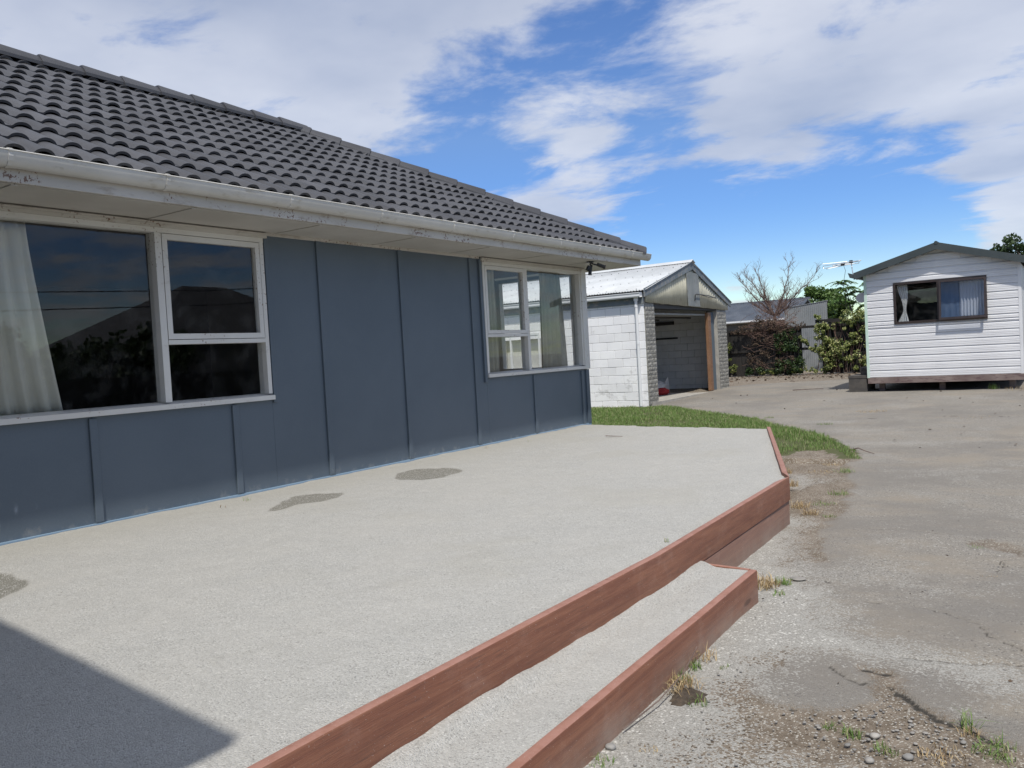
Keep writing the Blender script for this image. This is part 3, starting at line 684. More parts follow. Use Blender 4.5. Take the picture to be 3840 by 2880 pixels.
# roof ---------------------------------------------------------------
PIT = math.radians(28)
TP, CP, SP_ = math.tan(PIT), math.cos(PIT), math.sin(PIT)
EX, EY, EZ = .765, 12.86, 2.768
ROW = .342; TWD = .398; HALF = 3.88
RX, RY, RZ = EX-HALF, EY-HALF, EZ+HALF*TP
def tile_pts(nseg=36):
    """profile across the tile: two rolls with flat pans between"""
    out = []
    for i in range(nseg+1):
        f = (i/nseg*2) % 1.; q = (f-.40)/.36
        r = math.sqrt(max(0, 1-q*q))**1.25 if abs(q) < 1 else 0.
        g = .05*math.sin(math.pi*2*(f-.1)); out.append((i/nseg*TWD, r+g*(1-r)*.6))
    return out
TPR = tile_pts()
def tile_mesh():
    mb = MB(); L_ = ROW/CP+.05; rings = []
    for u, hr, lift in ((0., .040, .034), (.25*L_, .038, .028), (L_, .032, .003)):   # u up the slope from the nose
        top = [(u, y, lift+hr*r) for y, r in TPR]
        bot = [(u, y, lift+hr*r-(.022 if u == 0 else .014)) for y, r in TPR[::-1]]
        rings.append(top+bot)
    mb.loft(rings)
    mb.v = [(-u*CP+n*SP_, y, u*SP_+n*CP) for u, y, n in mb.v]
    return mb
TM = tile_mesh(); import bmesh
def make_tile_mesh(clip=None, ox=0, oy=0):
    me = bpy.data.meshes.new('tile'); me.from_pydata(TM.v, [], TM.f)
    bm = bmesh.new(); bm.from_mesh(me)
    bmesh.ops.recalc_face_normals(bm, faces=bm.faces)
    if clip is not None:
        bmesh.ops.bisect_plane(bm, geom=bm.verts[:]+bm.edges[:]+bm.faces[:], plane_co=Vector(clip)-Vector((ox, oy, 0)), plane_no=Vector((-1, 1, 0)).normalized(), clear_outer=True)
    bm.to_mesh(me); bm.free(); finish(me, P['tile'], 35.); return me
base_tile = make_tile_mesh()
HR = obj('roof', MB().add([(EX-.02, -.3, EZ-.02), (EX-.02, EY-.02, EZ-.02), (RX, RY, RZ-.03), (RX, -.3, RZ-.03), (RX-HALF, EY-.02, EZ-.02), (RX-HALF, -.3, EZ-.02)],
     [(0, 1, 2, 3), (1, 4, 2), (4, 5, 3, 2), (0, 3, 5), (0, 5, 4, 1)]), P['tile'], H)
stuff = MB(); ntile = 0
for r in range(12):
    x = EX-r*ROW; z = EZ+r*ROW*TP; ymax = EY-r*ROW
    vis = .445*(6.74-x)-.55
    for k in range(36):
        y = EY-.12-(k+1)*TWD
        if y < -.3: break
        if y > ymax: continue
        clip = y+TWD > ymax-ROW-.1
        if y+TWD < vis:
            o0 = len(stuff.v); stuff.v += [(a+x, b+y, c_+z) for a, b, c_ in TM.v]; stuff.f += [tuple(i+o0 for i in f) for f in TM.f]; continue
        me = make_tile_mesh((EX, EY, 0), x, y) if clip else base_tile
        t = inst('tile', me, HR, (x+rnd.uniform(-.003, .003), y, z+rnd.uniform(-.003, .003)), (rnd.uniform(-.006, .006), 0, rnd.uniform(-.006, .006))); ntile += 1
so_ = obj('tiles', stuff, P['tile'], HR, smooth=35.); so_['kind'] = 'stuff'
def cap_mesh(nm, hd, side, upv, L_):
    rings = []
    for u, wd, hh in ((0., .145, .096), (.02, .147, .103), (L_+.05, .122, .076)):
        prof = [(-wd, -.045), (-wd*.98, -.005), (-wd*.55, hh*.80), (-wd*.34, hh), (wd*.34, hh), (wd*.55, hh*.80), (wd*.98, -.005), (wd, -.045), (wd*.9, -.045), (wd*.4, hh*.5), (-wd*.4, hh*.5), (-wd*.9, -.045)]
        rings.append([tuple(hd*u+side*a+upv*b) for a, b in prof])
    tmp = MB().loft(rings); me = bpy.data.meshes.new(nm); me.from_pydata(tmp.v, [], tmp.f)
    bm = bmesh.new(); bm.from_mesh(me); bmesh.ops.recalc_face_normals(bm, faces=bm.faces); bm.to_mesh(me); bm.free(); finish(me, P['tile'], 30.); return me
hd = Vector((-1, -1, TP)).normalized(); side = Vector((-1, 1, 0)).normalized(); upv = side.cross(hd)
if upv.z < 0: upv = -upv
capst = .315*math.sqrt(2+TP*TP); cm = cap_mesh('hip_cap', hd, side, upv, capst); nh = int(HALF/.315)+1
for i in range(nh): inst('hip_cap', cm, HR, Vector((EX, EY, EZ+.03))+hd*(i*capst-.03)+Vector((0, 0, rnd.uniform(-.004, .004))))
rm = cap_mesh('ridge_cap', Vector((0, 1, 0)), Vector((1, 0, 0)), Vector((0, 0, 1)), .5); y = RY-.42
while y > -.4: inst('ridge_cap', rm, HR, (RX, y, RZ+.055+rnd.uniform(-.004, .004))); y -= .5
# house wing behind the camera's left shoulder: throws the shade on the gravel
wg = MB().box(-5, 4.55, -7, -.35, -.4, 2.55)
obj('wing_wall', wg, P['wall'], H)
ex, ey = 5.28, .38
wr = MB()
wr.hexa([(-2.5, ey, 2.58+.9), (1.6, ey, 3.62), (1.6, -8, 3.62), (-2.5, -8, 3.48), (-2.5, ey, 3.6), (1.6, ey, 3.74), (1.6, -8, 3.74), (-2.5, -8, 3.6)])
wr.hexa([(1.6, ey, 3.62), (ex, ey, 2.60), (ex, -8, 2.60), (1.6, -8, 3.62), (1.6, ey, 3.74), (ex, ey, 2.72), (ex, -8, 2.72), (1.6, -8, 3.74)])
obj('wing_roof', wr, P['tile'], H)

# curtains --------------------------------------------------------------
def curtain(name, top, bot, x, z0, z1, mat, label, folds, amp=.03, axis=1, xb=None, org=None):
    """top/bot = (start, end) positions along the window at z1/z0"""
    nu = folds*8; nv = 14; V = []; F = []; xb = x if xb is None else xb
    ph = [rnd.uniform(-.5, .5) for _ in range(nu+1)]
    for j in range(nv+1):
        t = j/nv; a = top[0]+(bot[0]-top[0])*t; b = top[1]+(bot[1]-top[1])*(t**1.3)
        for i in range(nu+1):
            s_ = i/nu; am = amp*(.45+.55*min(1, t*3))
            d = am*math.sin(s_*folds*2*math.pi+.6*math.sin(t*2+ph[i]*.3))+am*.3*math.sin(s_*folds*4.3*math.pi+1)
            y = a+(b-a)*s_+.2*d; xx = x+(xb-x)*t+d; z = z1+(z0-z1)*t
            V.append((xx, y, z) if axis == 1 else (y, xx, z))
    n = nu+1
    for j in range(nv):
        for i in range(nu): F.append((j*n+i, j*n+i+1, (j+1)*n+i+1, (j+1)*n+i))
    mb = MB().add(V, F); o = obj(name, mb, mat, None, smooth=True, org=(x if axis == 1 else (top[0]+top[1])/2, (top[0]+top[1])/2 if axis == 1 else x, z0), fix=False)
    sm = o.modifiers.new('thickness', 'SOLIDIFY'); sm.thickness = .003
    return tag(o, label, 'curtain')
curtain('curtain', (2.3, 3.36), (2.2, 3.54), -.17, .93, 2.49, P['curtain'], 'cream curtain drawn back at the left edge of the large front window', 9, .034)
curtain('curtain', (9.38, 9.82), (9.36, 9.82), -.17, .93, 2.5, P['curtain2'], 'grey-green curtain bunched at the left of the corner window', 5, .028)
curtain('curtain', (11.08, 11.72), (11.02, 11.80), -.2, .93, 2.5, P['curtain2'], 'grey-green curtain gathered in the middle of the fixed corner pane', 6, .036)
# floodlight
fl = thing('floodlight', (.60, 11.32, 2.578), 'black twin spotlight under the eave near the corner post', 'light', None)
obj('mounting_plate', MB().tube([(.60, 11.32, 2.578), (.60, 11.32, 2.556)], .055, 12), P['blackplastic'], fl)
def lamp_head(p, d, nm):
    p = Vector(p); d = Vector(d).normalized()
    mb = MB().tube([p, p+d*.05, p+d*.051, p+d*.13], .028, 10); 
    o = obj(nm, mb, P['blackplastic'], fl, smooth=30.)
    obj('lens', MB().tube([p+d*.128, p+d*.134], .036, 12), P['darkmetal'], o); return o
obj('arm', MB().tube([(.60, 11.32, 2.56), (.61, 11.30, 2.53), (.62, 11.34, 2.50)], .014, 8), P['blackplastic'], fl)
obj('arm', MB().tube([(.60, 11.32, 2.56), (.64, 11.38, 2.53), (.67, 11.42, 2.52)], .012, 8), P['blackplastic'], fl)
lamp_head((.67, 11.42, 2.53), (.55, .75, -.35), 'lamp_head'); lamp_head((.61, 11.31, 2.50), (-.1, -.1, -1), 'lamp_head')
obj('sensor', MB().tube([(.595, 11.30, 2.50), (.575, 11.27, 2.44)], .034, 10), P['blackplastic'], fl)

# ------------------------------------------------------------------ garage
GX = -1.815
G = thing('garage', (-2, 21, -.2), 'white concrete block garage with corrugated roof, yellowed gable and open front', 'garage')
GY0, GY1 = 18.39, 24.02
BL, BH = .42, .2085
def block(nm, w, d, h, mat, jit=.0):
    mb = MB().bbox(0, w, 0, d, 0, h, .006); me = bpy.data.meshes.new(nm); me.from_pydata(mb.v, [], mb.f); finish(me, mat, False); return me
bw = block('concrete_block', BL-.007, .12, BH-.007, P['block']); bh_ = block('concrete_block', BL/2-.007, .12, BH-.007, P['block'])
z0 = -.28; winx = (-5.98, -4.95); winz = (.80, 1.66)
for r in range(13):
    z = z0+r*BH; off = BL/2 if r % 2 else 0; x = GX-.02-(off if off else 0)
    if off: inst('concrete_block', bh_, G, (GX-.02-BL/2, GY0+rnd.uniform(-.003, .003), z))
    k = 0
    while True:
        xx = x-(k+1)*BL; k += 1
        if xx < -8.9: break
        if z+BH*.5 > winz[0] and z+BH*.5 < winz[1] and xx+BL > winx[0] and xx < winx[1]: continue
        inst('concrete_block', bw, G, (xx, GY0+rnd.uniform(-.003, .003), z))
mb = MB(); mb.box(-8.9, winx[0]-.02, GY0+.012, GY0+.15, -.4, 2.42); mb.box(winx[1]+.1, GX-.03, GY0+.012, GY0+.15, -.4, 2.42); mb.box(winx[0]-.02, winx[1]+.1, GY0+.012, GY0+.15, -.4, winz[0]-.08); mb.box(winx[0]-.02, winx[1]+.1, GY0+.012, GY0+.15, winz[1]+.1, 2.42)
obj('mortar', mb, P['whitemortar'], G)
wf = MB(); frame_rect(wf, -6.1, -4.85, GY0-.01, GY0+.06, .72, 1.76, .05)
wf = MB(); wf.box(-6.02, -4.85, GY0-.01, GY0+.06, 1.70, 1.76); wf.box(-6.02, -4.85, GY0-.02, GY0+.06, .72, .78); wf.box(-6.02, -5.97, GY0-.01, GY0+.06, .781, 1.699); wf.box(-4.9, -4.85, GY0-.01, GY0+.06, .781, 1.699); wf.box(-5.8, -5.755, GY0-.005, GY0+.06, .781, 1.699)
gw = obj('window', wf, P['pvc'], G); box('pane', (-5.96, -4.91, GY0+.03, GY0+.034, .79, 1.69), P['glass'], gw)
# eave board, gutter, downpipe
box('eave_board', (-9, GX-.0, GY0-.03, GY0-.003, 2.27, 2.50), P['barge'], G)
gp = [(GY0-.035, 2.55), (GY0-.035, 2.43), (GY0-.18, 2.42), (GY0-.20, 2.45), (GY0-.20, 2.50), (GY0-.215, 2.525), (GY0-.215, 2.54), (GY0-.205, 2.54), (GY0-.19, 2.505), (GY0-.19, 2.452), (GY0-.175, 2.43), (GY0-.045, 2.44), (GY0-.045, 2.55)]
obj('gutter', MB().extrude([(a, b) for a, b in gp], 0, -9, GX-.03), P['pvc'], G)
dx, dy = -2.0, GY0-.075
dp = obj('downpipe', MB().tube([(dx, dy, 2.42), (dx, dy, -.2)], .036, 12), P['pvc'], G, smooth=40.)
obj('pipe_joint', MB().tube([(dx, dy, 2.44), (dx, dy, 2.36), (dx, dy, 2.345)], .056, 12), P['pvc'], dp)
obj('pipe_joint', MB().tube([(dx, dy, 2.24), (dx, dy, 2.19)], .044, 12), P['pvc'], dp); obj('pipe_joint', MB().tube([(dx, dy, 1.36), (dx, dy, 1.29)], .042, 12), P['pvc'], dp)
# brick pillars at the front
def pillar(ya, yb, side):
    bw_ = (yb-ya-.03)/2; h = .1045; zb = -.30 if side == 0 else -.16
    m1 = None; m2 = None
    def rough_brick(w, d, hh):
        n = 4; mb = MB(); r = rnd
        # front face (toward +X) subdivided and uneven, like split stone
        pts = []
        for i in range(n+1):
            for j in range(3):
                e = (i in (0, n)) or (j in (0, 2)); pts.append((r.uniform(.004, .016) if not e else r.uniform(0, .006), w*i/n, hh*j/2))
        o0 = len(mb.v); mb.v += pts
        for i in range(n):
            for j in range(2): mb.f.append((o0+i*3+j, o0+(i+1)*3+j, o0+(i+1)*3+j+1, o0+i*3+j+1))
        mb.add([(-d, 0, 0), (-d, w, 0), (-d, w, hh), (-d, 0, hh), (0, 0, 0), (0, w, 0), (0, w, hh), (0, 0, hh)], [(0, 4, 7, 3), (5, 1, 2, 6), (3, 7, 6, 2), (0, 1, 5, 4)])
        me = bpy.data.meshes.new('brick'); me.from_pydata(mb.v, [], mb.f); finish(me, P['brick'], False); return me
    fulls = [rough_brick(bw_-.008, .1, h-.010) for _ in range(5)]; halfs = [rough_brick(bw_/2-.008, .1, h-.010) for _ in range(3)]
    r = 0; z = zb
    while z+h < 2.30-(0 if side == 0 else .07):
        y = ya
        seq = [fulls, fulls] if r % 2 == 0 else [halfs, fulls, halfs]
        for s_ in seq:
            inst('brick', rnd.choice(s_), G, (GX+rnd.uniform(-.004, .004), y, z)); y += bw_ if s_ is fulls else bw_/2
        z += h; r += 1
    box('pillar_core', (GX-.32, GX-.009, ya+.006, yb-.035, -.4, 2.29 if side == 0 else 2.21), P['darkgap'], G)
    # painted return face in the opening
    if side: box('pillar_return', (GX-.30, GX-.002, yb-.03-(yb-ya-.03)-.024, ya-.002, -.3, 2.2), P['concrete'], G)
pillar(18.41, 18.97, 0); pillar(23.28, 24.04, 1)
# gable cladding: vertical corrugations, upper edge follows the rafters
APY, APZ = 21.33, 3.40
def rake(y): return APZ-(APY-y)*(APZ-2.60)/(APY-18.3) if y < APY else APZ-(y-APY)*(APZ-2.42)/(24.25-APY)
def gable_sheet(ya, yb):
    mb = MB(); n = int((yb-ya)/.0119); V = []; F = []
    for i in range(n+1):
        y = ya+(yb-ya)*i/n; xx = GX+.03+.012*math.sin(y/.13*2*math.pi); zb = 2.30-(y-18.4)*.021+.004*math.sin(y*9)
        V += [(xx, y, zb), (xx, y, max(zb+.01, rake(y)-.05))]
    for i in range(n): F.append((2*i, 2*i+2, 2*i+3, 2*i+1))
    mb.add(V, F); o = obj('gable_sheet', mb, P['fibre'], G, smooth=True, fix=False); md = o.modifiers.new('thickness', 'SOLIDIFY'); md.thickness = .002; return o
for a, b in ((18.40, 19.2), (19.2, 20.0), (20.0, 20.8), (20.8, 21.6), (21.6, 22.4), (22.4, 23.2), (23.2, 24.08)): gable_sheet(a, b)
def slant(name, ya, yb, w, x0, x1, dz, mat):
    za, zb = rake(ya)+dz, rake(yb)+dz
    if (ya < APY) != (yb < APY) : pass
    return obj(name, MB().hexa([(x0, ya, za-w), (x1, ya, za-w), (x1, yb, zb-w), (x0, yb, zb-w), (x0, ya, za), (x1, ya, za), (x1, yb, zb), (x0, yb, zb)]), mat, G)
slant('barge_board', 18.27, APY, .20, GX+.048, GX+.075, .03, P['barge']); slant('barge_board', APY+.002, 24.27, .17, GX+.047, GX+.074, .03, P['barge'])
pk = obj('plank', MB().hexa([(GX+.045, 21.02, 2.25), (GX+.07, 21.02, 2.25), (GX+.07, 21.82, 2.24), (GX+.045, 21.82, 2.24), (GX+.045, 20.93, 3.17), (GX+.07, 20.93, 3.17), (GX+.07, 21.78, 3.14), (GX+.045, 21.78, 3.14)]), P['plank'], G)
obj('hook', MB().tube([(GX+.08, 21.42, 2.40), (GX+.11, 21.40, 2.55), (GX+.11, 21.45, 2.575), (GX+.10, 22.4, 2.56), (GX+.09, 23.0, 2.50)], .012, 6), P['darkmetal'], G)
obj('hook', MB().tube([(GX+.10, 21.9, 2.56), (GX+.12, 22.5, 2.50), (GX+.1, 23.0, 2.53)], .008, 6), P['darkmetal'], G)
# roof sheets, corrugated down the slope
def roof_sheets(sideY, zlow, name_n):
    w = .78; i = 0; x = GX+.10
    L0 = Vector((0, sideY, zlow)); L1 = Vector((0, APY, APZ+.045)); nrm = (L1-L0).cross(Vector((1, 0, 0))).normalized()
    if nrm.z < 0: nrm = -nrm
    while x > -9.3:
        xa, xb = x-w-.01, x; n = 60; V = []; F = []; lift = .003*(i % 2)
        for k in range(n+1):
            xx = xa+(xb-xa)*k/n; hgt = .012*math.sin(xx/.076*2*math.pi)+lift
            for t in (0, .5, 1):
                p = L0.lerp(L1, t)+nrm*hgt; V.append((xx, p.y, p.z))
        for k in range(n):
            for t in (0, 1): F.append((3*k+t, 3*k+3+t, 3*k+4+t, 3*k+1+t))
        o = obj('roof_sheet', MB().add(V, F), P['iron'], G, smooth=True, fix=False); md = o.modifiers.new('thickness', 'SOLIDIFY'); md.thickness = .0025
        if sideY < APY:
            nb = MB()
            for t in (.04, .30, .55, .80):
                for q in (.12, .42, .7):
                    p = L0.lerp(L1, t)+nrm*.016; xx = xb-q*w+rnd.uniform(-.03, .03); nb.tube([(xx, p.y, p.z-.004), (xx, p.y+.0, p.z+.006)], .013, 6)
            obj('roof_nails', nb, P['darkmetal'], o)
        x -= w; i += 1
roof_sheets(18.285, 2.588, 0); roof_sheets(24.33, 2.40, 1)
obj('ridge_cap', MB().extrude([(APY-.17, APZ+.02), (APY-.02, APZ+.09), (APY, APZ+.105), (APY+.02, APZ+.09), (APY+.17, APZ+.02), (APY+.16, APZ+.015), (APY, APZ+.09), (APY-.16, APZ+.015)], 0, -9.3, GX+.12), P['iron'], G)
# inside
rr = MB(); ibl = block('inner_block', BL-.006, .1, BH-.006, P['intblock'])
for r in range(13):
    for k in range(13):
        xx = GX-.35-(k+1)*BL-(BL/2 if r % 2 else 0)
        if r % 2 and k == 12: continue
        inst('inner_block', ibl, G, (xx, 23.86+rnd.uniform(-.002, .002), -.2+r*BH))
box('mortar', (-9, GX-.33, 23.90, 24.04, -.3, 2.35), P['intmortar'], G)
box('rear_wall', (-9.0, -8.9, GY0+.15, 24.04, -.3, 2.5), P['intblock'], G)
box('lining', (-8.9, GX-.33, GY0+.152, GY0+.16, -.3, 2.5), P['intblock'], G)
box('floor_slab', (-8.9, GX+.02, GY0+.16, 23.86, -.4, -.14), P['concrete'], G)
box('raised_door', (-4.6, GX-.12, 19.05, 23.1, 2.02, 2.06), simple('tilt_door', (.30, .31, .30), (.24, .24, .22), 5), G)
for xx in (-2.6, -3.6, -4.5): box('door_rib', (xx, xx+.06, 19.06, 23.09, 1.98, 2.018), P['roomdark'], G)
box('lintel', (GX-.2, GX-.02, 18.98, 23.27, 2.16, 2.27), P['roomdark'], G)
box('door_post', (GX-.12, GX-.03, 22.62, 22.83, -.12, 2.10), P['rawtimber'], G, .004)
box('door_panel', (GX-.16, GX-.10, 22.84, 23.24, -.12, 2.12), simple('blue_grey_board', (.10, .13, .16), rough=.7), G)
box('wall_rail', (-5.2, -3.3, 23.82, 23.85, 1.42, 1.47), P['darkmetal'], G)
box('wall_rail', (-5.4, -3.4, 23.80, 23.85, 1.86, 1.96), P['roomdark'], G)
box('sill_board', (GX-.20, GX-.12, 18.99, 19.03, .6, 1.7), P['darkmetal'], G)
# things on the garage floor
def blobmesh(c, r, n=10, seed=0, flat=1., org=None):
    rr_ = random.Random(seed); mb = MB(); rings = []
    for i in range(1, 6):
        th = math.pi*i/6; rings.append([(c[0]+r[0]*math.sin(th)*math.cos(2*math.pi*k/n)*rr_.uniform(.75, 1.2), c[1]+r[1]*math.sin(th)*math.sin(2*math.pi*k/n)*rr_.uniform(.75, 1.2), c[2]+r[2]*math.cos(th)*rr_.uniform(.8, 1.15)) for k in range(n)])
    return mb.loft(rings[::-1])
bg_ = obj('plastic_sack', blobmesh((-3.35, 22.35, .02), (.28, .42, .20), 12, 3).add([(-3.3, 22.6, .1), (-3.25, 22.85, .32), (-3.35, 22.95, .05), (-3.2, 22.8, -.12)], [(0, 1, 2), (0, 3, 1), (1, 3, 2), (0, 2, 3)]), P['whitecloth'], smooth=False, org=(-3.35, 22.35, -.14)); tag(bg_, 'crumpled white sack on the garage floor beside the red cloth', 'sack')
rc = obj('red_cloth', blobmesh((-2.95, 21.45, -.07), (.30, .34, .13), 12, 5), P['red'], org=(-2.95, 21.45, -.14)); tag(rc, 'crumpled red cloth lying just inside the garage', 'cloth')

# ------------------------------------------------------------------ sleepout cabin on the right
K = thing('cabin', (4.2, 23, -.12), 'small white weatherboard cabin with dark green gabled roof on wooden bearers', 'cabin')
CX0, CX1, CY, CA = 2.60, 5.79, 21.25, 4.2
EZ0, AZ = 2.62, 3.10
def roofline(x): return EZ0+(AZ-EZ0)*(x-2.45)/(CA-2.45) if x < CA else AZ-(AZ-EZ0)*(x-CA)/(5.95-CA)
BHT = .166
def board_prof(z, h):   # y (toward viewer negative) and z: lapped board with fine ribs
    y = CY
    pts = [(y, z), (y-.026, z+.002), (y-.027, z+.010)]
    b = h-.05
    for k in range(3):
        zz = z+.010+(k+1)*b/3; pts += [(y-.0255, zz-.012), (y-.021, zz-.006), (y-.0265, zz)]
    pts += [(y-.024, z+h-.036), (y-.008, z+h-.016), (y-.004, z+h-.001), (y, z+h-.001)]
    return pts
def board(xa, xb, z, h):
    o = MB().extrude(board_prof(z, h), 0, xa, xb); return obj('weatherboard', o, P['siding'], K)
WX0, WX1, WZ0, WZ1 = 3.235, 5.145, 1.42, 2.385
r = 0; z = .185
while z < AZ-.05:
    h = BHT
    # horizontal extent limited by the roof slope at the board's top
    xa, xb = CX0+.05, CX1-.05
    zt = z+h
    if zt > EZ0+.02:
        f = (zt-.03-EZ0)/(AZ-EZ0)
        xa = max(xa, 2.45+f*(CA-2.45)); xb = min(xb, 5.95-f*(5.95-CA))
    if xb-xa > .15:
        if z+h > WZ0+.01 and z < WZ1-.03:
            if z < WZ0-.04: board(xa, xb, z, WZ0-z); 
            elif z+h > WZ1+.03: board(xa, WX0-.002, z, h); board(WX1+.002, xb, z, h); board(WX0, WX1, WZ1+.001, z+h-WZ1-.001)
            else: board(xa, WX0-.002, z, h); board(WX1+.002, xb, z, h)
            if z < WZ0-.04 and z+h > WZ0: board(xa, WX0-.002, WZ0, z+h-WZ0); board(WX1+.002, xb, WZ0, z+h-WZ0)
        else: board(xa, xb, z, h)
    z += h; r += 1
gv = [(CX0, CY+.002, .18), (CX0, CY+.002, 2.62), (CA, CY+.002, AZ), (CX1, CY+.002, 2.62), (CX1, CY+.002, .18)]
bk_ = MB().add([(x, y, z) for x, y, z in gv]+[(x, y+.08, z) for x, y, z in gv], [(0, 1, 2, 3, 4), (9, 8, 7, 6, 5)]+[(i, (i+1) % 5, 5+(i+1) % 5, 5+i) for i in range(5)])
# front wall pieces around the window opening
fw = MB(); fw.box(CX0, WX0, CY+.002, CY+.08, .18, 2.6); fw.box(WX1, CX1, CY+.002, CY+.08, .18, 2.6); fw.box(WX0, WX1, CY+.002, CY+.08, .18, WZ0); fw.box(WX0, WX1, CY+.002, CY+.08, WZ1, 2.6)
g3 = [(CX0, CY+.002, 2.601), (CA, CY+.002, AZ-.02), (CX1, CY+.002, 2.601)]; fw.add(g3+[(a, b+.08, c_) for a, b, c_ in g3], [(0, 1, 2), (5, 4, 3), (0, 3, 4, 1), (1, 4, 5, 2), (2, 5, 3, 0)])
obj('wall', fw, P['siding'], K)
box('wall', (CX0, CX0+.06, CY+.082, 27, .18, 2.6), P['siding'], K); box('wall', (CX1-.06, CX1, CY+.082, 27, .18, 2.6), P['siding'], K); box('wall', (CX0, CX1, 27.001, 27.06, .18, 2.6), P['room'], K)
box('floor', (CX0+.06, CX1-.06, CY+.082, 27, .19, .22), P['carpet'], K); box('ceiling', (CX0+.06, CX1-.06, CY+.082, 27, 2.55, 2.58), P['room'], K)
box('corner_trim', (CX0-.012, CX0+.052, CY-.03, CY+.02, .17, 2.62), P['mint'], K, .004); box('corner_trim', (CX1-.052, CX1+.012, CY-.03, CY+.02, .17, 2.62), P['siding'], K, .004)
box('head_flashing', (WX0-.03, WX1+.03, CY-.04, CY-.022, WZ1+.012, WZ1+.075), P['siding'], K)
box('bearer', (CX0+.0, CX1+.02, CY-.035, CY+.03, .035, .178), P['oldwood'], K, .005)
for x in (2.8, 4.1, 5.5):
    for y in (21.5, 24, 26.7): box('pile', (x, x+.12, y, y+.12, -.3, .04), P['oldwood'], K)
for y in (23.9, 26.8): box('joist', (CX0, CX1, y, y+.1, .04, .178), P['oldwood'], K)
# roof
for xa, za, xb, zb, nm in ((2.42, EZ0-.01, CA, AZ+.03, 'l'), (CA, AZ+.03, 5.98, EZ0-.01, 'r')):
    obj('roof', MB().hexa([(xa, CY-.24, za+.02), (xb, CY-.24, zb+.02), (xb, 27.3, zb+.02), (xa, 27.3, za+.02), (xa, CY-.24, za+.07), (xb, CY-.24, zb+.07), (xb, 27.3, zb+.07), (xa, 27.3, za+.07)]), P['darkiron'], K)
    obj('barge_board', MB().hexa([(xa, CY-.26, za-.075), (xb, CY-.26, zb-.075), (xb, CY-.235, zb-.075), (xa, CY-.235, za-.075), (xa, CY-.26, za+.085), (xb, CY-.26, zb+.085), (xb, CY-.235, zb+.085), (xa, CY-.235, za+.085)]), P['darkiron'], K)
    obj('soffit', MB().hexa([(xa, CY-.234, za-.05), (xb, CY-.234, zb-.05), (xb, CY-.03, zb-.05), (xa, CY-.03, za-.05), (xa, CY-.234, za-.03), (xb, CY-.234, zb-.03), (xb, CY-.03, zb-.03), (xa, CY-.03, za-.03)]), P['darkiron'], K)
obj('ridge_cap', MB().tube([(CA, CY-.27, AZ+.10), (CA, 27.3, AZ+.10)], .04, 8), P['darkiron'], K)
obj('gutter', MB().hexa([(2.33, CY-.25, EZ0-.03), (2.44, CY-.25, EZ0-.06), (2.44, 27.3, EZ0-.06), (2.33, 27.3, EZ0-.03), (2.29, CY-.25, EZ0+.09), (2.44, CY-.25, EZ0+.04), (2.44, 27.3, EZ0+.04), (2.29, 27.3, EZ0+.09)]), P['darkiron'], K)
# window
cw = MB(); cw.box(WX0, WX1, CY-.04, CY+.04, WZ1-.05, WZ1); cw.box(WX0, WX1, CY-.045, CY+.04, WZ0, WZ0+.055); cw.box(WX0, WX0+.05, CY-.04, CY+.04, WZ0+.056, WZ1-.051); cw.box(WX1-.05, WX1, CY-.04, CY+.04, WZ0+.056, WZ1-.051); cw.box(4.15, 4.195, CY-.04, CY+.04, WZ0+.056, WZ1-.051)
cwo = obj('window', cw, P['brownal'], K)
box('pane', (WX0+.05, 4.15, CY-.0, CY+.004, WZ0+.056, WZ1-.051), P['glass'], cwo)
# right sash pushed out at the bottom
sx0, sx1, sz0, sz1 = 4.20, WX1-.004, WZ0+.03, WZ1-.03
def tilt(p, hz=sz1, ang=math.radians(7.5)):
    x, y, z = p; dz = z-hz; return (x, CY-.045+(y-(CY-.045))*math.cos(ang)+dz*math.sin(ang), hz+dz*math.cos(ang)-(y-(CY-.045))*math.sin(ang)*0)
sh = MB(); sh.box(sx0, sx1, CY-.075, CY-.045, sz1-.045, sz1); sh.box(sx0, sx1, CY-.075, CY-.045, sz0, sz0+.05); sh.box(sx0, sx0+.04, CY-.074, CY-.046, sz0+.051, sz1-.046); sh.box(sx1-.045, sx1, CY-.074, CY-.046, sz0+.051, sz1-.046); sh.v = [tilt(p) for p in sh.v]
obj('open_sash', sh, P['brownal'], cwo); gp_ = MB().box(sx0+.04, sx1-.045, CY-.062, CY-.058, sz0+.05, sz1-.045); gp_.v = [tilt(p) for p in gp_.v]; obj('pane', gp_, glass_mat('tinted_glass', (.84, .86, .89)), cwo)
# curtains in the cabin
def tied_curtain():
    V = []; F = []; nu, nv = 20, 16
    for j in range(nv+1):
        t = j/nv; w = .20-.15*math.sin(min(1, t/.72)*math.pi/2)**2 if t < .72 else .05+.16*(t-.72)/.28
        cx = 3.40+.05*math.sin(t*3) - .0*t
        for i in range(nu+1):
            s_ = i/nu-.5; V.append((cx+s_*w*1.1, CY+.13+.018*math.sin(s_*28), 2.33-.86*t))
    for j in range(nv):
        for i in range(nu): F.append((j*(nu+1)+i, j*(nu+1)+i+1, (j+1)*(nu+1)+i+1, (j+1)*(nu+1)+i))
    o = obj('curtain', MB().add(V, F), P['net'], None, True, org=(3.4, CY+.13, 1.47), fix=False); return tag(o, 'white curtain tied in at the left of the cabin window', 'curtain')
tied_curtain()
o = curtain('curtain', (4.60, 5.10), (4.58, 5.10), CY+.13, 1.48, 2.33, P['net'], 'white curtain hanging straight at the right of the cabin window', 8, .02, axis=0)
o = curtain('curtain', (4.20, 4.58), (4.20, 4.58), CY+.16, 1.44, 2.33, simple('blue_grey_cloth', (.10, .14, .20), rough=.8), 'dark blue-grey cloth filling the middle of the cabin window', 3, .006, axis=0)
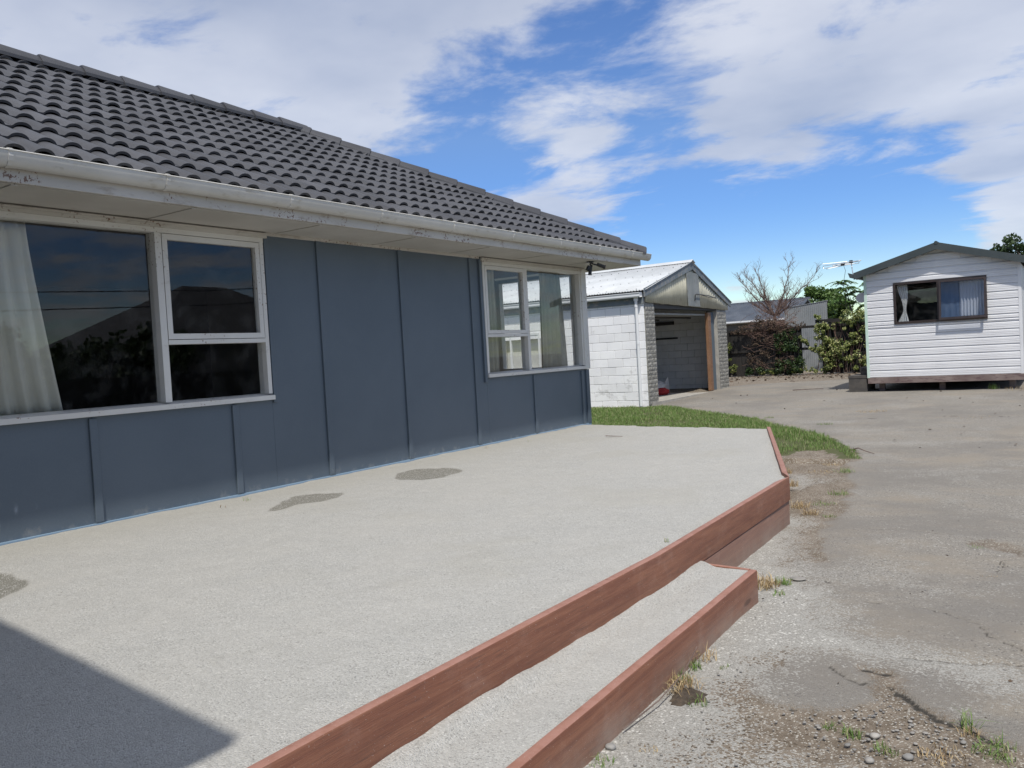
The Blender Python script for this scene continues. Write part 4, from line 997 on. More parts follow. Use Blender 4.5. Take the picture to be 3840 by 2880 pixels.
# steps
sp_ = thing('cabin_steps', (2.3, 21.4, -.15), 'low dark concrete steps at the left side of the cabin', 'steps')
box('tread', (2.14, 2.58, CY+.02, CY+1.0, .17, .235), P['darkstep'], sp_, .004); box('riser', (2.15, 2.57, CY+.03, CY+.99, -.2, .17), P['darkstep'], sp_)
box('tread', (2.36, 2.585, CY+.3, CY+1.0, .36, .42), P['darkstep'], sp_, .004); box('riser', (2.37, 2.58, CY+.31, CY+.99, .236, .36), P['darkstep'], sp_)
# aerial
A = thing('tv_aerial', (2.5, 21.3, 2.55), 'silver television aerial on a bent pole at the cabin eave', 'aerial')
obj('mast', MB().tube([(2.56, 21.3, 2.55), (2.42, 21.3, 2.56), (2.36, 21.3, 2.62), (2.34, 21.3, 2.75), (2.315, 21.3, 3.02)], .012, 8), P['alu'], A, smooth=True)
obj('boom', MB().tube([(1.93, 21.1, 2.925), (2.5, 21.5, 3.02)], .014, 8), P['alu'], A)
def loop(x0, z0_, x1, z1_, y, rr_=.008):
    h = .045; dx_ = Vector((x1-x0, 0, z1_-z0_)).normalized(); pts = []
    for k in range(9):
        a = math.pi/2+math.pi*k/8; pts.append((x0+math.cos(a)*.03, y+math.sin(a)*.0, z0_+math.sin(a)*.03))
    for k in range(9):
        a = -math.pi/2+math.pi*k/8; pts.append((x1+math.cos(a)*.03, y, z1_+math.sin(a)*.03))
    pts.append(pts[0]); return MB().tube(pts, rr_, 5)
obj('folded_dipole', loop(1.70, 2.93, 2.48, 2.97, 21.25), P['alu'], A); obj('element', MB().tube([(1.72, 21.0, 2.985), (2.25, 21.2, 3.0)], .007, 5), P['alu'], A)
obj('element', MB().tube([(1.78, 21.1, 2.865), (2.2, 21.3, 2.93)], .007, 5), P['alu'], A); obj('element', MB().tube([(2.05, 21.3, 2.945), (2.45, 21.5, 2.96)], .007, 5), P['alu'], A)
box('clamp', (2.28, 2.35, 21.27, 21.34, 2.96, 3.03), P['darkmetal'], A); box('junction_box', (2.10, 2.18, 21.2, 21.27, 2.92, 2.965), P['darkmetal'], A)
obj('cable', MB().tube([(2.15, 21.25, 2.93), (2.18, 21.3, 2.80), (2.13, 21.35, 2.6), (2.10, 21.4, 2.4), (2.14, 21.45, 2.2), (2.10, 21.5, 2.0), (2.15, 21.6, 1.8)], .005, 5), P['darkmetal'], A)
D = thing('satellite_dish', (2.5, 21.7, 2.1), 'small pale round dish on the left wall of the cabin', 'dish')
obj('dish', MB().tube([(2.45, 21.60, 2.12), (2.45, 21.63, 2.12)], .12, 20), simple('dish_grey', (.50, .49, .50), rough=.5), D, smooth=30.); obj('bracket', MB().tube([(2.46, 21.63, 2.12), (2.60, 21.75, 2.05)], .012, 6), P['darkmetal'], D)

# ------------------------------------------------------------------ fence
FY = 31.0
Fc = thing('fence', (-2, FY, -.1), 'dark weathered paling fence overgrown with ivy between garage and cabin', 'fence')
def fz(x): return -.1
x = -6.0
while x < 9:
    if not (-1.66 < x < -.92):
        hgt = 1.66+rnd.uniform(-.04, .03)-(.0 if x < 0 else .0)
        xs = rnd.uniform(-.006, .006)
        obj('paling', MB().box(x+.003, x+.135, FY+.06, FY+.082, -.1+rnd.uniform(0, .05), hgt), P['fencewood'], Fc)
    x += .14
for x in (-4.28, -2.5, -.5, .28, 2.0, 4.0, 6.0, 8.0): box('post', (x-.05, x+.05, FY-.09, FY+.02, -.15, 1.72 if x != -.5 else 1.88), P['fencewood'], Fc, .004)
for a, b in ((-6, -4.3), (-4.26, -2.52), (-2.48, -.52), (-.48, 2.0), (2.02, 9)):
    for zz in (.84, 1.63): box('rail', (a, b, FY-.03+.022, FY+.058, zz-.045, zz+.045), P['fencewood'], Fc)
box('rail', (-.98, -.1, FY-.11, FY-.092, 1.74, 1.86), P['fencewood'], Fc)

# foliage builders ---------------------------------------------------------
def leaf_mesh(name, C, N, size, mat, rs, aspect=1.6, fold=.35, flat=0):
    """C: (n,3) centres; N: normals or None; size: array. two-triangle folded leaves."""
    n = len(C); d = rs.normal(size=(n, 3)); d[:, 2] *= (1-flat)*.8; d /= np.linalg.norm(d, axis=1)[:, None]
    nn = rs.normal(size=(n, 3)) if N is None else N+rs.normal(size=(n, 3))*.5
    t = np.cross(d, nn); t /= np.linalg.norm(t, axis=1)[:, None]+1e-9; u = np.cross(t, d)
    s = np.asarray(size)[:, None] if np.ndim(size) else np.full((n, 1), size)
    a = C-d*s*.5*aspect; b = C+t*s*.5+u*s*fold*.3; c = C+d*s*.5*aspect; e = C-t*s*.5+u*s*fold*.3
    V = np.concatenate([a, b, c, e]).reshape(4, n, 3).transpose(1, 0, 2).reshape(-1, 3)
    i = np.arange(n)*4; F = np.concatenate([np.stack([i, i+1, i+2], 1), np.stack([i, i+2, i+3], 1)])
    return npmesh(name, V, F, mat)
def clump_points(rs, centres, radii, n):
    """points on and inside many small clumps"""
    k = rs.randint(0, len(centres), n); c = np.asarray(centres)[k]; r = np.asarray(radii)[k]
    if r.ndim == 1: r = np.stack([r]*3, 1)
    d = rs.normal(size=(n, 3)); d /= np.linalg.norm(d, axis=1)[:, None]; q = rs.rand(n)**.45
    return c+d*r*q[:, None]
def add_me(name, me, parent=None, loc=None, kind=None, off=None):
    o = bpy.data.objects.new(name, me); COL.objects.link(o)
    if parent is not None:
        o.parent = parent; o.location = -ROOT[parent]; ROOT[o] = ROOT[parent]
    if kind: o['kind'] = kind
    return o
def crown_clumps(rs, c, r, k, rc):
    d = rs.normal(size=(k, 3)); d /= np.linalg.norm(d, axis=1)[:, None]; q = .55+.45*rs.rand(k)
    P_ = np.array(c)+d*np.array(r)*q[:, None]; return P_, rc*(.6+.8*rs.rand(k))
def tree(name, base, h, crown_c, crown_r, n, lsize, mat, label, cat, seed, k=40, rc=.45, trunk_r=.14, group=None, asp=1.6):
    rs = np.random.RandomState(seed); t = thing(name, base, label, cat, group)
    P_, R2 = crown_clumps(rs, crown_c, crown_r, k, rc)
    mb = MB(); b = Vector(base); cc = Vector(crown_c); mb.tube([b, b.lerp(cc, .5)+Vector((.05, 0, 0)), cc], trunk_r, 7, trunk_r*.45)
    for i in range(0, k, 3): p = Vector(P_[i]); mid = b.lerp(cc, .65+.3*rs.rand()); mb.tube([mid, mid.lerp(p, .5)+Vector((0, 0, .06)), p], trunk_r*.28, 5, trunk_r*.06)
    obj('trunk', mb, P['bark'], t, smooth=True)
    pts = clump_points(rs, P_, R2, n); add_me('crown', leaf_mesh('crown', pts, None, lsize*(.6+.8*rs.rand(len(pts))), mat, rs, asp), t, kind='stuff'); return t
# ivy on the fence
def ivy():
    rs = np.random.RandomState(3)
    T = thing('ivy', (-.2, FY-.1, -.1), 'yellow-green variegated ivy smothering the right part of the fence', 'ivy')
    cs = []; rd = []
    def patch(x0, x1, z0, z1, k, r=.13, dep=.12):
        for _ in range(k): cs.append((rs.uniform(x0, x1), FY-.12-abs(rs.normal())*dep, rs.uniform(z0, z1))); rd.append(r*rs.uniform(.6, 1.4))
    patch(.0, 2.6, .0, 2.05, 95); patch(-.85, .0, .0, 1.2, 26); patch(-.95, -.55, 1.1, 1.75, 16, .10); patch(.3, 2.6, 1.7, 2.25, 30, .12); patch(-1.2, -.7, .55, 1.0, 10, .09); patch(-1.5, -1.2, .9, 1.3, 5, .06); patch(-.1, .35, 1.2, 1.9, 8, .09)
    patch(-.6, .2, 1.5, 1.75, 2, .06); patch(-.98, -.80, 1.85, 2.05, 4, .06); patch(6.2, 8.5, .1, 1.8, 60)
    pts = clump_points(rs, cs, rd, 15000); nn = np.tile([.15, -1., .7], (len(pts), 1))
    add_me('foliage', leaf_mesh('foliage', pts, nn, .045*(.6+.9*rs.rand(len(pts))), P['ivy'], rs, 1.2), T, kind='stuff')
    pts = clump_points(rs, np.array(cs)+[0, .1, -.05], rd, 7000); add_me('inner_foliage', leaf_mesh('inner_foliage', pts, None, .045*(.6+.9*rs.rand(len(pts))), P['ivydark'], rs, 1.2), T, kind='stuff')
    st = MB()
    for _ in range(26):
        x = rs.uniform(-1.0, 2.5); p = [(x, FY-.1, -.05)]
        for i in range(6): p.append((p[-1][0]+rs.uniform(-.12, .12), FY-.1-rs.rand()*.1, -.05+(i+1)*.3))
        st.tube(p, .012, 4, .005)
    obj('stems', st, P['twig'], T)
    T2 = thing('vine', (-3, FY-.1, -.1), 'dead brown vine hanging over the left part of the fence under the bare shrub', 'vine')
    cs = []; rd = []
    patch(-3.45, -2.6, .1, 1.5, 30, .10, .06); patch(-3.8, -1.3, 1.58, 1.80, 44, .09); patch(-3.2, -2.3, 1.75, 2.1, 18, .11); patch(-2.4, -1.75, .1, .55, 14, .10); patch(-2.4, -1.8, .8, 1.5, 8, .1); patch(-4.1, -3.6, 1.55, 1.68, 8, .07)
    pts = clump_points(rs, cs, rd, 3000); add_me('dead_leaves', leaf_mesh('dead_leaves', pts, None, .036*(.6+.9*rs.rand(len(pts))), P['brownleaf'], rs, 1.4), T2, kind='stuff')
    st = MB()
    for _ in range(150):
        x = rs.uniform(-3.8, -1.5); z = rs.uniform(1.5, 2.0) if rs.rand() < .7 else rs.uniform(.2, 1.6); p = [(x, FY-.12, z)]; a = rs.uniform(-.7, .7)
        for i in range(5): p.append((p[-1][0]+.13*math.cos(a)*(1 if x < -2.5 else -1)+rs.uniform(-.04, .04), FY-.12-rs.rand()*.15, p[-1][2]+.1*math.sin(a)+rs.uniform(-.06, .05)))
        st.tube(p, .007, 4, .003)
    obj('stems', st, P['twig'], T2)
    T3 = thing('ivy', (-2, FY-.1, -.1), 'dark green ivy on the middle post of the fence and yellow sprigs by the garage', 'ivy')
    cs = []; rd = []
    patch(-2.45, -1.65, .75, 1.55, 40, .11, .08); patch(-2.4, -1.4, .0, .45, 30, .12); patch(-3.6, -2.5, -.02, .2, 14, .08); patch(-1.7, -1.5, .3, .8, 6, .08)
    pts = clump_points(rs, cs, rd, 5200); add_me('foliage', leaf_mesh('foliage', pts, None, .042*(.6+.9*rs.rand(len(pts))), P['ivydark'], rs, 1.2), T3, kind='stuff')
    cs = []; rd = []; patch(-4.22, -3.98, .1, .35, 12, .07, .04); patch(-4.25, -4.1, .85, 1.2, 9, .05, .04); patch(-4.2, -4.0, .5, .6, 3, .04, .04); patch(-3.4, -2.4, -.02, .12, 8, .05); patch(-1.9, -1.0, -.02, .2, 10, .08)
    pts = clump_points(rs, cs, rd, 1500); add_me('pale_foliage', leaf_mesh('pale_foliage', pts, None, .04*(.6+.9*rs.rand(len(pts))), P['ivy'], rs, 1.2), T3, kind='stuff')
ivy()
# bare shrub -----------------------------------------------------------------
def bare():
    rs = random.Random(5); T = thing('bare_tree', (-2.83, 32.3, -.1), 'leafless spreading shrub with fine reddish twigs rising behind the fence', 'tree')
    mb = MB(); base = Vector((-2.83, 32.3, -.1)); fork = Vector((-2.86, 32.4, 2.15))
    mb.tube([base, Vector((-2.78, 32.3, 1.2)), fork], .075, 7, .05); tw = MB()
    def grow(p, d, L, r, depth):
        pts = [p]; n = 4
        for i in range(n):
            d = (d+Vector((rs.uniform(-.22, .22), rs.uniform(-.25, .25), rs.uniform(-.06, .16)))).normalized(); pts.append(pts[-1]+d*L/n)
        (mb if depth < 2 else tw).tube(pts, r, 5 if depth < 2 else 3, r*.5)
        if depth >= 4: return
        for k in range((3, 5, 4, 3)[depth]):
            q = pts[rs.randint(1, n)]; s = 1 if rs.random() < .5 else -1
            nd = (d+Vector((s*rs.uniform(.4, 1.), rs.uniform(-.6, .6), rs.uniform(-.2, .8)))).normalized()
            grow(q, nd, L*rs.uniform(.42, .62), r*.52, depth+1)
    for tip, bend in (((-4.15, 3.60), .1), ((-3.95, 3.78), -.05), ((-3.45, 3.75), .12), ((-2.25, 3.95), .18), ((-1.45, 3.60), .05), ((-3.3, 3.0), 0), ((-2.3, 3.1), 0.1), ((-1.9, 2.9), .1), ((-3.8, 2.7), 0)):
        e = Vector((tip[0], 32.4+rs.uniform(-.4, .4), tip[1])); pts = [fork.copy()]
        for i in range(1, 7):
            t = i/6; pts.append(fork.lerp(e, t)+Vector((rs.uniform(-.04, .04), 0, -bend*math.sin(t*math.pi)+rs.uniform(-.03, .03))))
        mb.tube(pts, .034, 6, .009)
        for i in range(1, 7):
            for _ in range(3):
                d = (e-fork).normalized()+Vector((rs.uniform(-.9, .9), rs.uniform(-.5, .5), rs.uniform(-.2, .9))); grow(pts[i], d.normalized(), rs.uniform(.25, .5), .010, 2)
    for _ in range(90):
        a = rs.uniform(0, math.pi); p = Vector((-2.85+rs.uniform(-.5, .6), 32.2, rs.uniform(1.6, 2.4))); grow(p, Vector((math.cos(a)*1.2, rs.uniform(-.3, .3), abs(math.sin(a))+.1)).normalized(), rs.uniform(.3, .75), .007, 3)
    obj('trunk', mb, P['bark'], T, smooth=True); o = obj('twigs', tw, P['twig'], T); o['kind'] = 'stuff'
bare()
tree('bushy_tree', (-3.7, 42, -.1), 3, (-3.45, 42, 2.45), (1.3, .9, 1.2), 18000, .085, P['leafmid'], 'rounded mid green tree behind the pale shed wall', 'tree', 21, 90, .28)
tree('bushy_tree', (-1.6, 44, -.1), 3, (-1.6, 44, 1.4), (2.2, .9, .9), 7000, .11, P['leafdark'], 'low dark green bush seen below the feathery tree', 'bush', 23, 40, .35)
tree('tall_tree', (5.1, 36, -.1), 4, (5.5, 36, 3.15), (1.9, 1.4, 1.35), 9000, .085, P['leafdark'], 'dark tree whose tips show above the right roof slope of the cabin', 'tree', 24, 40, .30)
tree('hedge_tree', (7.8, 29, -.1), 3, (7.9, 29, 1.7), (1.7, .8, 1.7), 8000, .08, P['leafdark'], 'dark foliage at the far right edge past the cabin corner', 'tree', 25, 40, .32)
for i, (x, z, s_) in enumerate(((-14.5, 5.4, 1), (-17.6, 5.0, 2), (-11.6, 4.6, 3))):
    tree('bushy_tree', (x, 36, -.1), z, (x, 36, z-1.9), (1.7, 1.2, 2.0), 5000, .14, P['leafdark'], ('tall dark tree beyond the garage seen through the corner window', 'second dark tree further left beyond the garage roof', 'lower dark tree close behind the garage')[i], 'tree', 30+i, 40, .5)
# feathery tree with layered fronds
def feather():
    rs = np.random.RandomState(9); T = thing('feathery_tree', (.35, 32.6, -.1), 'light green feathery-leaved tree beside the cabin under the aerial', 'tree')
    mb = MB(); mb.tube([(.35, 32.6, -.1), (.2, 32.6, 1.3), (-.1, 32.6, 2.2), (-.25, 32.6, 3.0)], .05, 6, .015); pts = []
    pads = [(-.55, 3.22, .38), (-.25, 3.24, .4), (-.05, 3.02, .42), (-.5, 3.0, .3), (.1, 2.86, .3), (-.45, 2.62, .42), (-.7, 2.55, .25), (-.2, 2.5, .3), (.05, 2.45, .38), (.3, 2.65, .3), (.4, 3.1, .3), (.6, 2.9, .35), (.35, 2.3, .3), (.2, 2.1, .3), (.6, 2.4, .3), (-.15, 2.75, .25)]
    for px, pz, r in pads:
        for _ in range(9):
            a = rs.uniform(0, 2*math.pi); L = r*rs.uniform(.7, 1.2); p0 = np.array([px, 32.6+rs.uniform(-.2, .2), pz+rs.uniform(-.04, .06)]); d = np.array([math.cos(a), math.sin(a)*.6, 0])
            for k in range(16):
                t = k/15; c = p0+d*L*t+np.array([0, 0, .05*t-.16*t*t]); 
                for s_ in (-1, 1): pts.append(c+np.array([-d[1], d[0], 0])*s_*.028+np.array([0, 0, -.012]))
        mb.tube([(-.1+rs.uniform(-.1, .1), 32.6, pz-.3), (px, 32.6, pz)], .012, 4, .005)
    pts = np.array(pts); nn = np.tile([0, -.3, 1.], (len(pts), 1)); obj('trunk', mb, P['bark'], T, smooth=True)
    add_me('crown', leaf_mesh('crown', pts, nn, .05*(.7+.6*rs.rand(len(pts))), P['fern'], rs, 1.5, flat=.8), T, kind='stuff')
feather()
# neighbour house behind the fence
Nb = thing('neighbour_house', (-6, 38, -.1), 'neighbouring house with long grey tiled roof and white gutter behind the fence', 'house')
box('wall', (-12, -3.4, 36.3, 40, -.1, 2.05), P['brickhouse'], Nb)
rows = 15
for i in range(rows):
    ya, yb = 36.0+i*(2.3/rows), 36.0+(i+1)*(2.3/rows); za, zb = 2.12+i*(.86/rows), 2.12+(i+1)*(.86/rows)
    obj('tile_course', MB().hexa([(-12, ya, za-.02), (-3.1, ya, za-.02), (-3.1, yb+.02, zb-.02), (-12, yb+.02, zb-.02), (-12, ya, za+.045), (-3.1, ya, za+.045), (-3.1, yb+.02, zb+.02), (-12, yb+.02, zb+.02)]), P['slate'], Nb)
rc_ = MB(); x = -12
while x < -3.1: rc_.box(x, x+.27, 38.25, 38.45, 2.97, 3.06); x += .3
obj('ridge_tiles', rc_, P['slate'], Nb)['kind'] = 'stuff'
obj('roof', MB().hexa([(-12, 38.3, 2.9), (-3.1, 38.3, 2.9), (-3.1, 41, 1.9), (-12, 41, 1.9), (-12, 38.3, 2.98), (-3.1, 38.3, 2.98), (-3.1, 41, 2), (-12, 41, 2)]), P['slate'], Nb)
box('gutter', (-12, -3.1, 35.88, 35.99, 2.07, 2.14), P['pvc'], Nb)
obj('soffit', MB().box(-12, -3.1, 36.0, 36.3, 2.03, 2.06), P['soffit'], Nb)
# pale shed
Sh = thing('shed', (-2.3, 34.5, -.1), 'pale grey corrugated shed wall with slanting top showing through the fence gap', 'shed')
def shed():
    V = []; F = []; x0, x1, y = -3.0, -1.33, 34.2; n = 110
    k = 34.2/36
    for i in range(n+1):
        x = x0+(x1-x0)*i/n; xx = y+.005*math.sin((x-x0)/.076*2*math.pi); zt = 2.47+(x-x0)/(x1-x0)*.18
        V += [(x, xx, -.1), (x, xx, zt)]
    for i in range(n): F.append((2*i, 2*i+2, 2*i+3, 2*i+1))
    obj('wall', MB().add(V, F), P['shed'], Sh, True, fix=False)
    obj('wall', MB().hexa([(x1-.03, y, -.1), (x1, y, -.1), (x1-.62, y+2.5, -.1), (x1-.65, y+2.5, -.1), (x1-.03, y, 2.62), (x1, y, 2.62), (x1-.62, y+2.5, 2.47), (x1-.65, y+2.5, 2.47)]), P['shed'], Sh); obj('wall', MB().box(x0-.6, x1-.7, y+2.46, y+2.5, -.1, 2.3), P['shed'], Sh)
    obj('roof', MB().hexa([(x0, y-.02, 2.475), (x1+.05, y-.02, 2.655), (x1-.60, y+2.55, 2.5), (x0-.65, y+2.55, 2.3), (x0, y-.02, 2.50), (x1+.05, y-.02, 2.68), (x1-.60, y+2.55, 2.53), (x0-.65, y+2.55, 2.33)]), P['shed'], Sh)
shed()
# ------------------------------------------------------------------ across the drive (seen only as reflections in the windows)
Ea = thing('neighbour_house', (22, 20, -.4), 'neighbouring hip-roofed house across the drive, mirrored in the front window', 'house')
box('wall', (20.5, 28, 17.5, 27, -.4, 2.4), P['brickhouse'], Ea)
obj('roof', MB().add([(20, 17, 2.4), (28.6, 17, 2.4), (28.6, 27.5, 2.4), (20, 27.5, 2.4), (24.2, 21.2, 4.9), (24.2, 23.4, 4.9)], [(0, 1, 4), (1, 2, 5, 4), (2, 3, 5), (3, 0, 4, 5), (0, 3, 2, 1)]), P['redroof'], Ea)
box('boundary_wall', (15, 15.1, 4, 30, -.4, 1.2), P['fencewood'], Ea)
for i, (y, h_) in enumerate(((8.5, 2.6), (10.6, 3.0), (12.4, 2.2), (14.2, 2.5), (15.8, 2.8))):
    tree('garden_tree', (18, y, -.4), h_, (18, y, h_-1.2), (.9, 1.2, 1.2), 2200, .14, P['leafdark'], 'dark garden tree across the drive, number %s from the street end of the row' % ('one', 'two', 'three', 'four', 'five')[i], 'tree', 50+i, 26, .42, group='garden trees across the drive')
cb = thing('power_line', (20, 12, 4), 'pair of black power wires crossing above the garden trees', 'power line')
for dz in (0, .55): obj('wire', MB().tube([(19, -10, 4.0+dz), (19.2, 0, 3.45+dz), (19.5, 10, 3.3+dz), (20, 20, 3.75+dz), (20.5, 30, 4.6+dz)], .018, 5), P['blackplastic'], cb)
for y, x in ((-10, 19), (30, 20.5)): obj('pole', MB().tube([(x, y, -.4), (x, y, 5.8)], .12, 8), P['oldwood'], cb)

# ------------------------------------------------------------------ grass, weeds, debris
def blades(name, P0, h, w, lean, mat, rs):
    n = len(P0); a = rs.uniform(0, 2*np.pi, n); d = np.stack([np.cos(a), np.sin(a), np.zeros(n)], 1); s = np.stack([-np.sin(a), np.cos(a), np.zeros(n)], 1)
    h = h[:, None]; l = (lean*rs.rand(n))[:, None]*h; w = w if np.ndim(w) else np.full(n, w); w = w[:, None]; up = np.array([[0, 0, 1.]])
    A = P0-s*w; B = P0+s*w; M1 = P0+d*l*.3+up*h*.6; C1 = M1+s*w*.7; D1 = M1-s*w*.7; T_ = P0+d*l+up*h*(1-.3*(l/h)**2)
    V = np.stack([A, B, C1, D1, T_], 1).reshape(-1, 3); i = np.arange(n)*5
    F = np.concatenate([np.stack([i, i+1, i+2], 1), np.stack([i, i+2, i+3], 1), np.stack([i+3, i+2, i+4], 1)]); return npmesh(name, V, F, mat)
def lawn():
    rs = np.random.RandomState(2); N = 150000; x = rs.uniform(-4, 4.5, N); y = rs.uniform(11.2, 18.5, N)
    m_ = sdf(x, y, LAWN)+(fbm(x, y, 7, 4)-.5)*.25 > 0; m_ &= ~((x > 3.2) & (sdf(x, y, [(3.2, 11.3), (3.9, 12.1), (4.0, 11.9), (4.35, 11.1), (4.0, 10.8)]) > 0))
    thin = fbm(x+2, y+8, 1.3, 5); m_ &= rs.rand(N) < ss(thin, .25, .5)*.8+.2
    x, y = x[m_], y[m_]; P0 = np.stack([x, y, gz(x, y)-.01], 1)
    h = (.028+.042*rs.rand(len(x)))*(.6+fbm(x, y, 1.1, 3)); o = bpy.data.objects.new('lawn_grass', blades('lawn_grass', P0, h, .0034, .9, P['grass'], rs)); COL.objects.link(o); tag(o, 'green lawn strip curving between the patio end and the garage', 'grass', kind='stuff')
lawn()
TG = 'small weeds growing through the yard surface'
def tuft(x, y, n, r, h, label, dry=False, z=None, wd=.003, lean=1.3, cat=None):
    n = max(4, int(n*.7)) if y < 12 else n; rs = np.random.RandomState(int(abs(x*1000+y*77)) % 9999); a = rs.uniform(0, 2*np.pi, n); q = r*rs.rand(n)**.6
    zz = float(gz(np.array(x), np.array(y))) if z is None else z
    P0 = np.stack([np.cos(a)*q, np.sin(a)*q, np.full(n, -.004)], 1); o = bpy.data.objects.new('dry_grass_tuft' if dry else 'grass_tuft', blades('tuft', P0, h*.78*(.4+.8*rs.rand(n)), wd*.75, lean, P['drygrass'] if dry else P['grass'], rs))
    COL.objects.link(o); o.location = (x, y, zz); return tag(o, label, cat or 'weed', TG)
tuft(5.0, 5.28, 230, .12, .11, 'straw-coloured clump of cut grass at the outer corner of the step', True, wd=.0045, lean=2.0)
tuft(5.12, 5.38, 130, .06, .07, 'green tuft just right of the straw clump at the step corner'); tuft(5.15, 5.14, 40, .05, .05, 'thin green sprig in front of the straw clump')
tuft(5.16, 3.93, 40, .05, .10, 'long dry stalks leaning against the step board', True, lean=2.2); tuft(5.135, 3.80, 60, .045, .06, 'green weed at the foot of the step board')
tuft(5.17, 3.55, 170, .10, .085, 'mixed dry weed mat beside the dark hollow at the step board', True, lean=1.8); tuft(5.14, 3.62, 90, .06, .06, 'green blades between the step board and the dark hollow')
tuft(5.26, 3.86, 22, .035, .03, 'tiny green sprig alone in the pale gravel dust'); tuft(5.31, 3.42, 40, .05, .05, 'green blades at the outer rim of the dark hollow')
tuft(5.18, 2.75, 60, .05, .04, 'faint greenish weed near the bottom of the step board'); tuft(5.30, 2.92, 30, .04, .035, 'small brownish weed in bottom gravel', True)
tuft(5.87, 3.44, 36, .03, .03, 'smallest green weed beside the broken asphalt edge'); tuft(5.96, 3.41, 70, .04, .05, 'green weed beside the pebbles below the broken asphalt')
tuft(6.10, 3.33, 70, .045, .05, 'green weed lowest in the brown soil patch'); tuft(6.34, 3.66, 34, .04, .12, 'tall thin dark grass by the crack end'); tuft(6.35, 3.62, 60, .05, .05, 'dry tuft at the base of the tall thin grass', True)
tuft(6.45, 3.50, 110, .08, .07, 'spreading green weed at the right in the brown soil', lean=2); tuft(6.29, 3.38, 90, .09, .04, 'flattened dry grass on the brown soil patch', True, lean=2.2)
tuft(4.46, 10.18, 130, .12, .08, 'green weed near the lawn tip on bare soil'); tuft(4.72, 8.7, 120, .10, .07, 'green weed at the left edge of the asphalt beyond the patio corner'); tuft(4.71, 8.14, 100, .12, .05, 'low dull green weed left of the asphalt near the patio corner')
tuft(4.9, 7.57, 50, .06, .05, 'small green weed in soil level with the patio corner'); tuft(4.72, 7.62, 120, .07, .10, 'dry brown grass against the patio corner boards', True, lean=2); tuft(4.55, 7.95, 140, .09, .10, 'orange dry grass fringe along the angled board', True, lean=2)
tuft(4.15, 9.1, 120, .07, .10, 'dry straw fringe halfway along the angled board', True); tuft(3.85, 9.95, 120, .07, .10, 'dry straw fringe near the far end of the angled board', True)
tuft(4.2, 10.12, 90, .16, .04, 'flat dry grass streak on the soil beyond the boards', True, lean=2.2); tuft(4.18, 10.74, 80, .12, .04, 'dry grass streak close to the lawn', True, lean=2.2)
tuft(1.85, 15.85, 60, .10, .07, 'green weed on the drive just off the lawn edge'); tuft(3.1, 14.91, 80, .14, .05, 'green and dry weed beside the pale concrete patch'); tuft(3.48, 16.92, 160, .28, .05, 'heap of dry clippings on the drive before the cabin', True, lean=2.2)
tuft(6.11, 6.76, 70, .06, .04, 'green weed in the crack at the right edge'); tuft(6.25, 6.0, 70, .06, .03, 'yellowish moss tuft at the joint of two cracks', True)
tuft(5.24, 15.9, 60, .3, .03, 'thin scatter of dry grass on the far drive', True, lean=2.2)
tuft(.37, 4.87, 12, .05, .05, 'small green sprigs in the gravel near the wall', z=0); tuft(.45, 4.56, 6, .03, .05, 'pale dry sprig in the gravel near the wall', True, z=0); tuft(.3, 8.75, 8, .06, .05, 'small dry sprig by the wall past the second wet patch', True, z=0)
tuft(4.62, 4.70, 14, .015, .045, 'green grass sprig poking up behind the upper board', z=0.0); tuft(.42, 9.6, 6, .04, .04, 'tiny green sprig near the wall below the corner window', z=0)
tuft(5.9, 21.1, 200, .5, .12, 'dry grass under the right end of the cabin', True); tuft(5.2, 21.35, 140, .12, .2, 'green weed under the cabin bearer')
# dark hollow in the soil
hm = MB(); n = 36; cx, cy = 5.24, 3.47; ring = []
for k in range(n):
    a = 2*math.pi*k/n; r_ = 1+.16*math.sin(3*a+1)+rnd.uniform(-.16, .16); ring.append((cx+.075*r_*math.cos(a), cy+.10*r_*math.sin(a)))
v = [(cx, cy, -.378)]+[(cx+(x-cx)*.6, cy+(y-cy)*.6, -.378+rnd.uniform(-.006, .006)) for x, y in ring]+[(x, y, -.392) for x, y in ring]
hm.add(v, [(0, 1+k, 1+(k+1) % n) for k in range(n)]+[(1+k, 1+n+k, 1+n+(k+1) % n, 1+(k+1) % n) for k in range(n)])
o = obj('soil_mound', hm, simple('damp_soil', (.045, .034, .024), (.085, .064, .044), 26, .95, .012, 60), org=(cx, cy, -.38)); tag(o, 'dark damp mound of soil and roots beside the step board', 'soil mound')
# stones
def stone_me(seed):
    r_ = random.Random(seed); bm = bmesh.new(); bmesh.ops.create_icosphere(bm, subdivisions=2, radius=1)
    for v_ in bm.verts: v_.co *= 1+r_.uniform(-.12, .12); v_.co.z *= .55
    me = bpy.data.meshes.new('stone'); bm.to_mesh(me); bm.free(); finish(me, P['stone'], True); return me
SM = [stone_me(i) for i in range(5)]
def stone(x, y, r, label, sc=(1, 1, 1), nm='stone'):
    o = bpy.data.objects.new(nm, SM[rnd.randint(0, 4)]); COL.objects.link(o); o.location = (x, y, float(gz(np.array(x), np.array(y)))+r*.28); o.scale = (r*sc[0], r*sc[1], r*sc[2]); o.rotation_euler = (0, 0, rnd.uniform(0, 6)); return tag(o, label, 'stone', 'loose stones on the yard')
stone(5.185, 5.50, .045, 'flat greenish-grey round stone right of the straw clump', (1.2, 1, .3)); stone(6.18, 3.31, .020, 'dark grey oval stone in the brown soil'); stone(6.04, 3.43, .020, 'pinkish light stone below the broken asphalt edge')
stone(6.06, 3.22, .018, 'pale oval pebble at the bottom edge'); stone(5.84, 5.39, .014, 'small black stone alone on the asphalt'); stone(5.16, 2.87, .022, 'dark stone at the foot of the step board near the bottom'); stone(6.03, 4.21, .014, 'white chip lying in the pale gravel streak', (1.6, .6, .4))
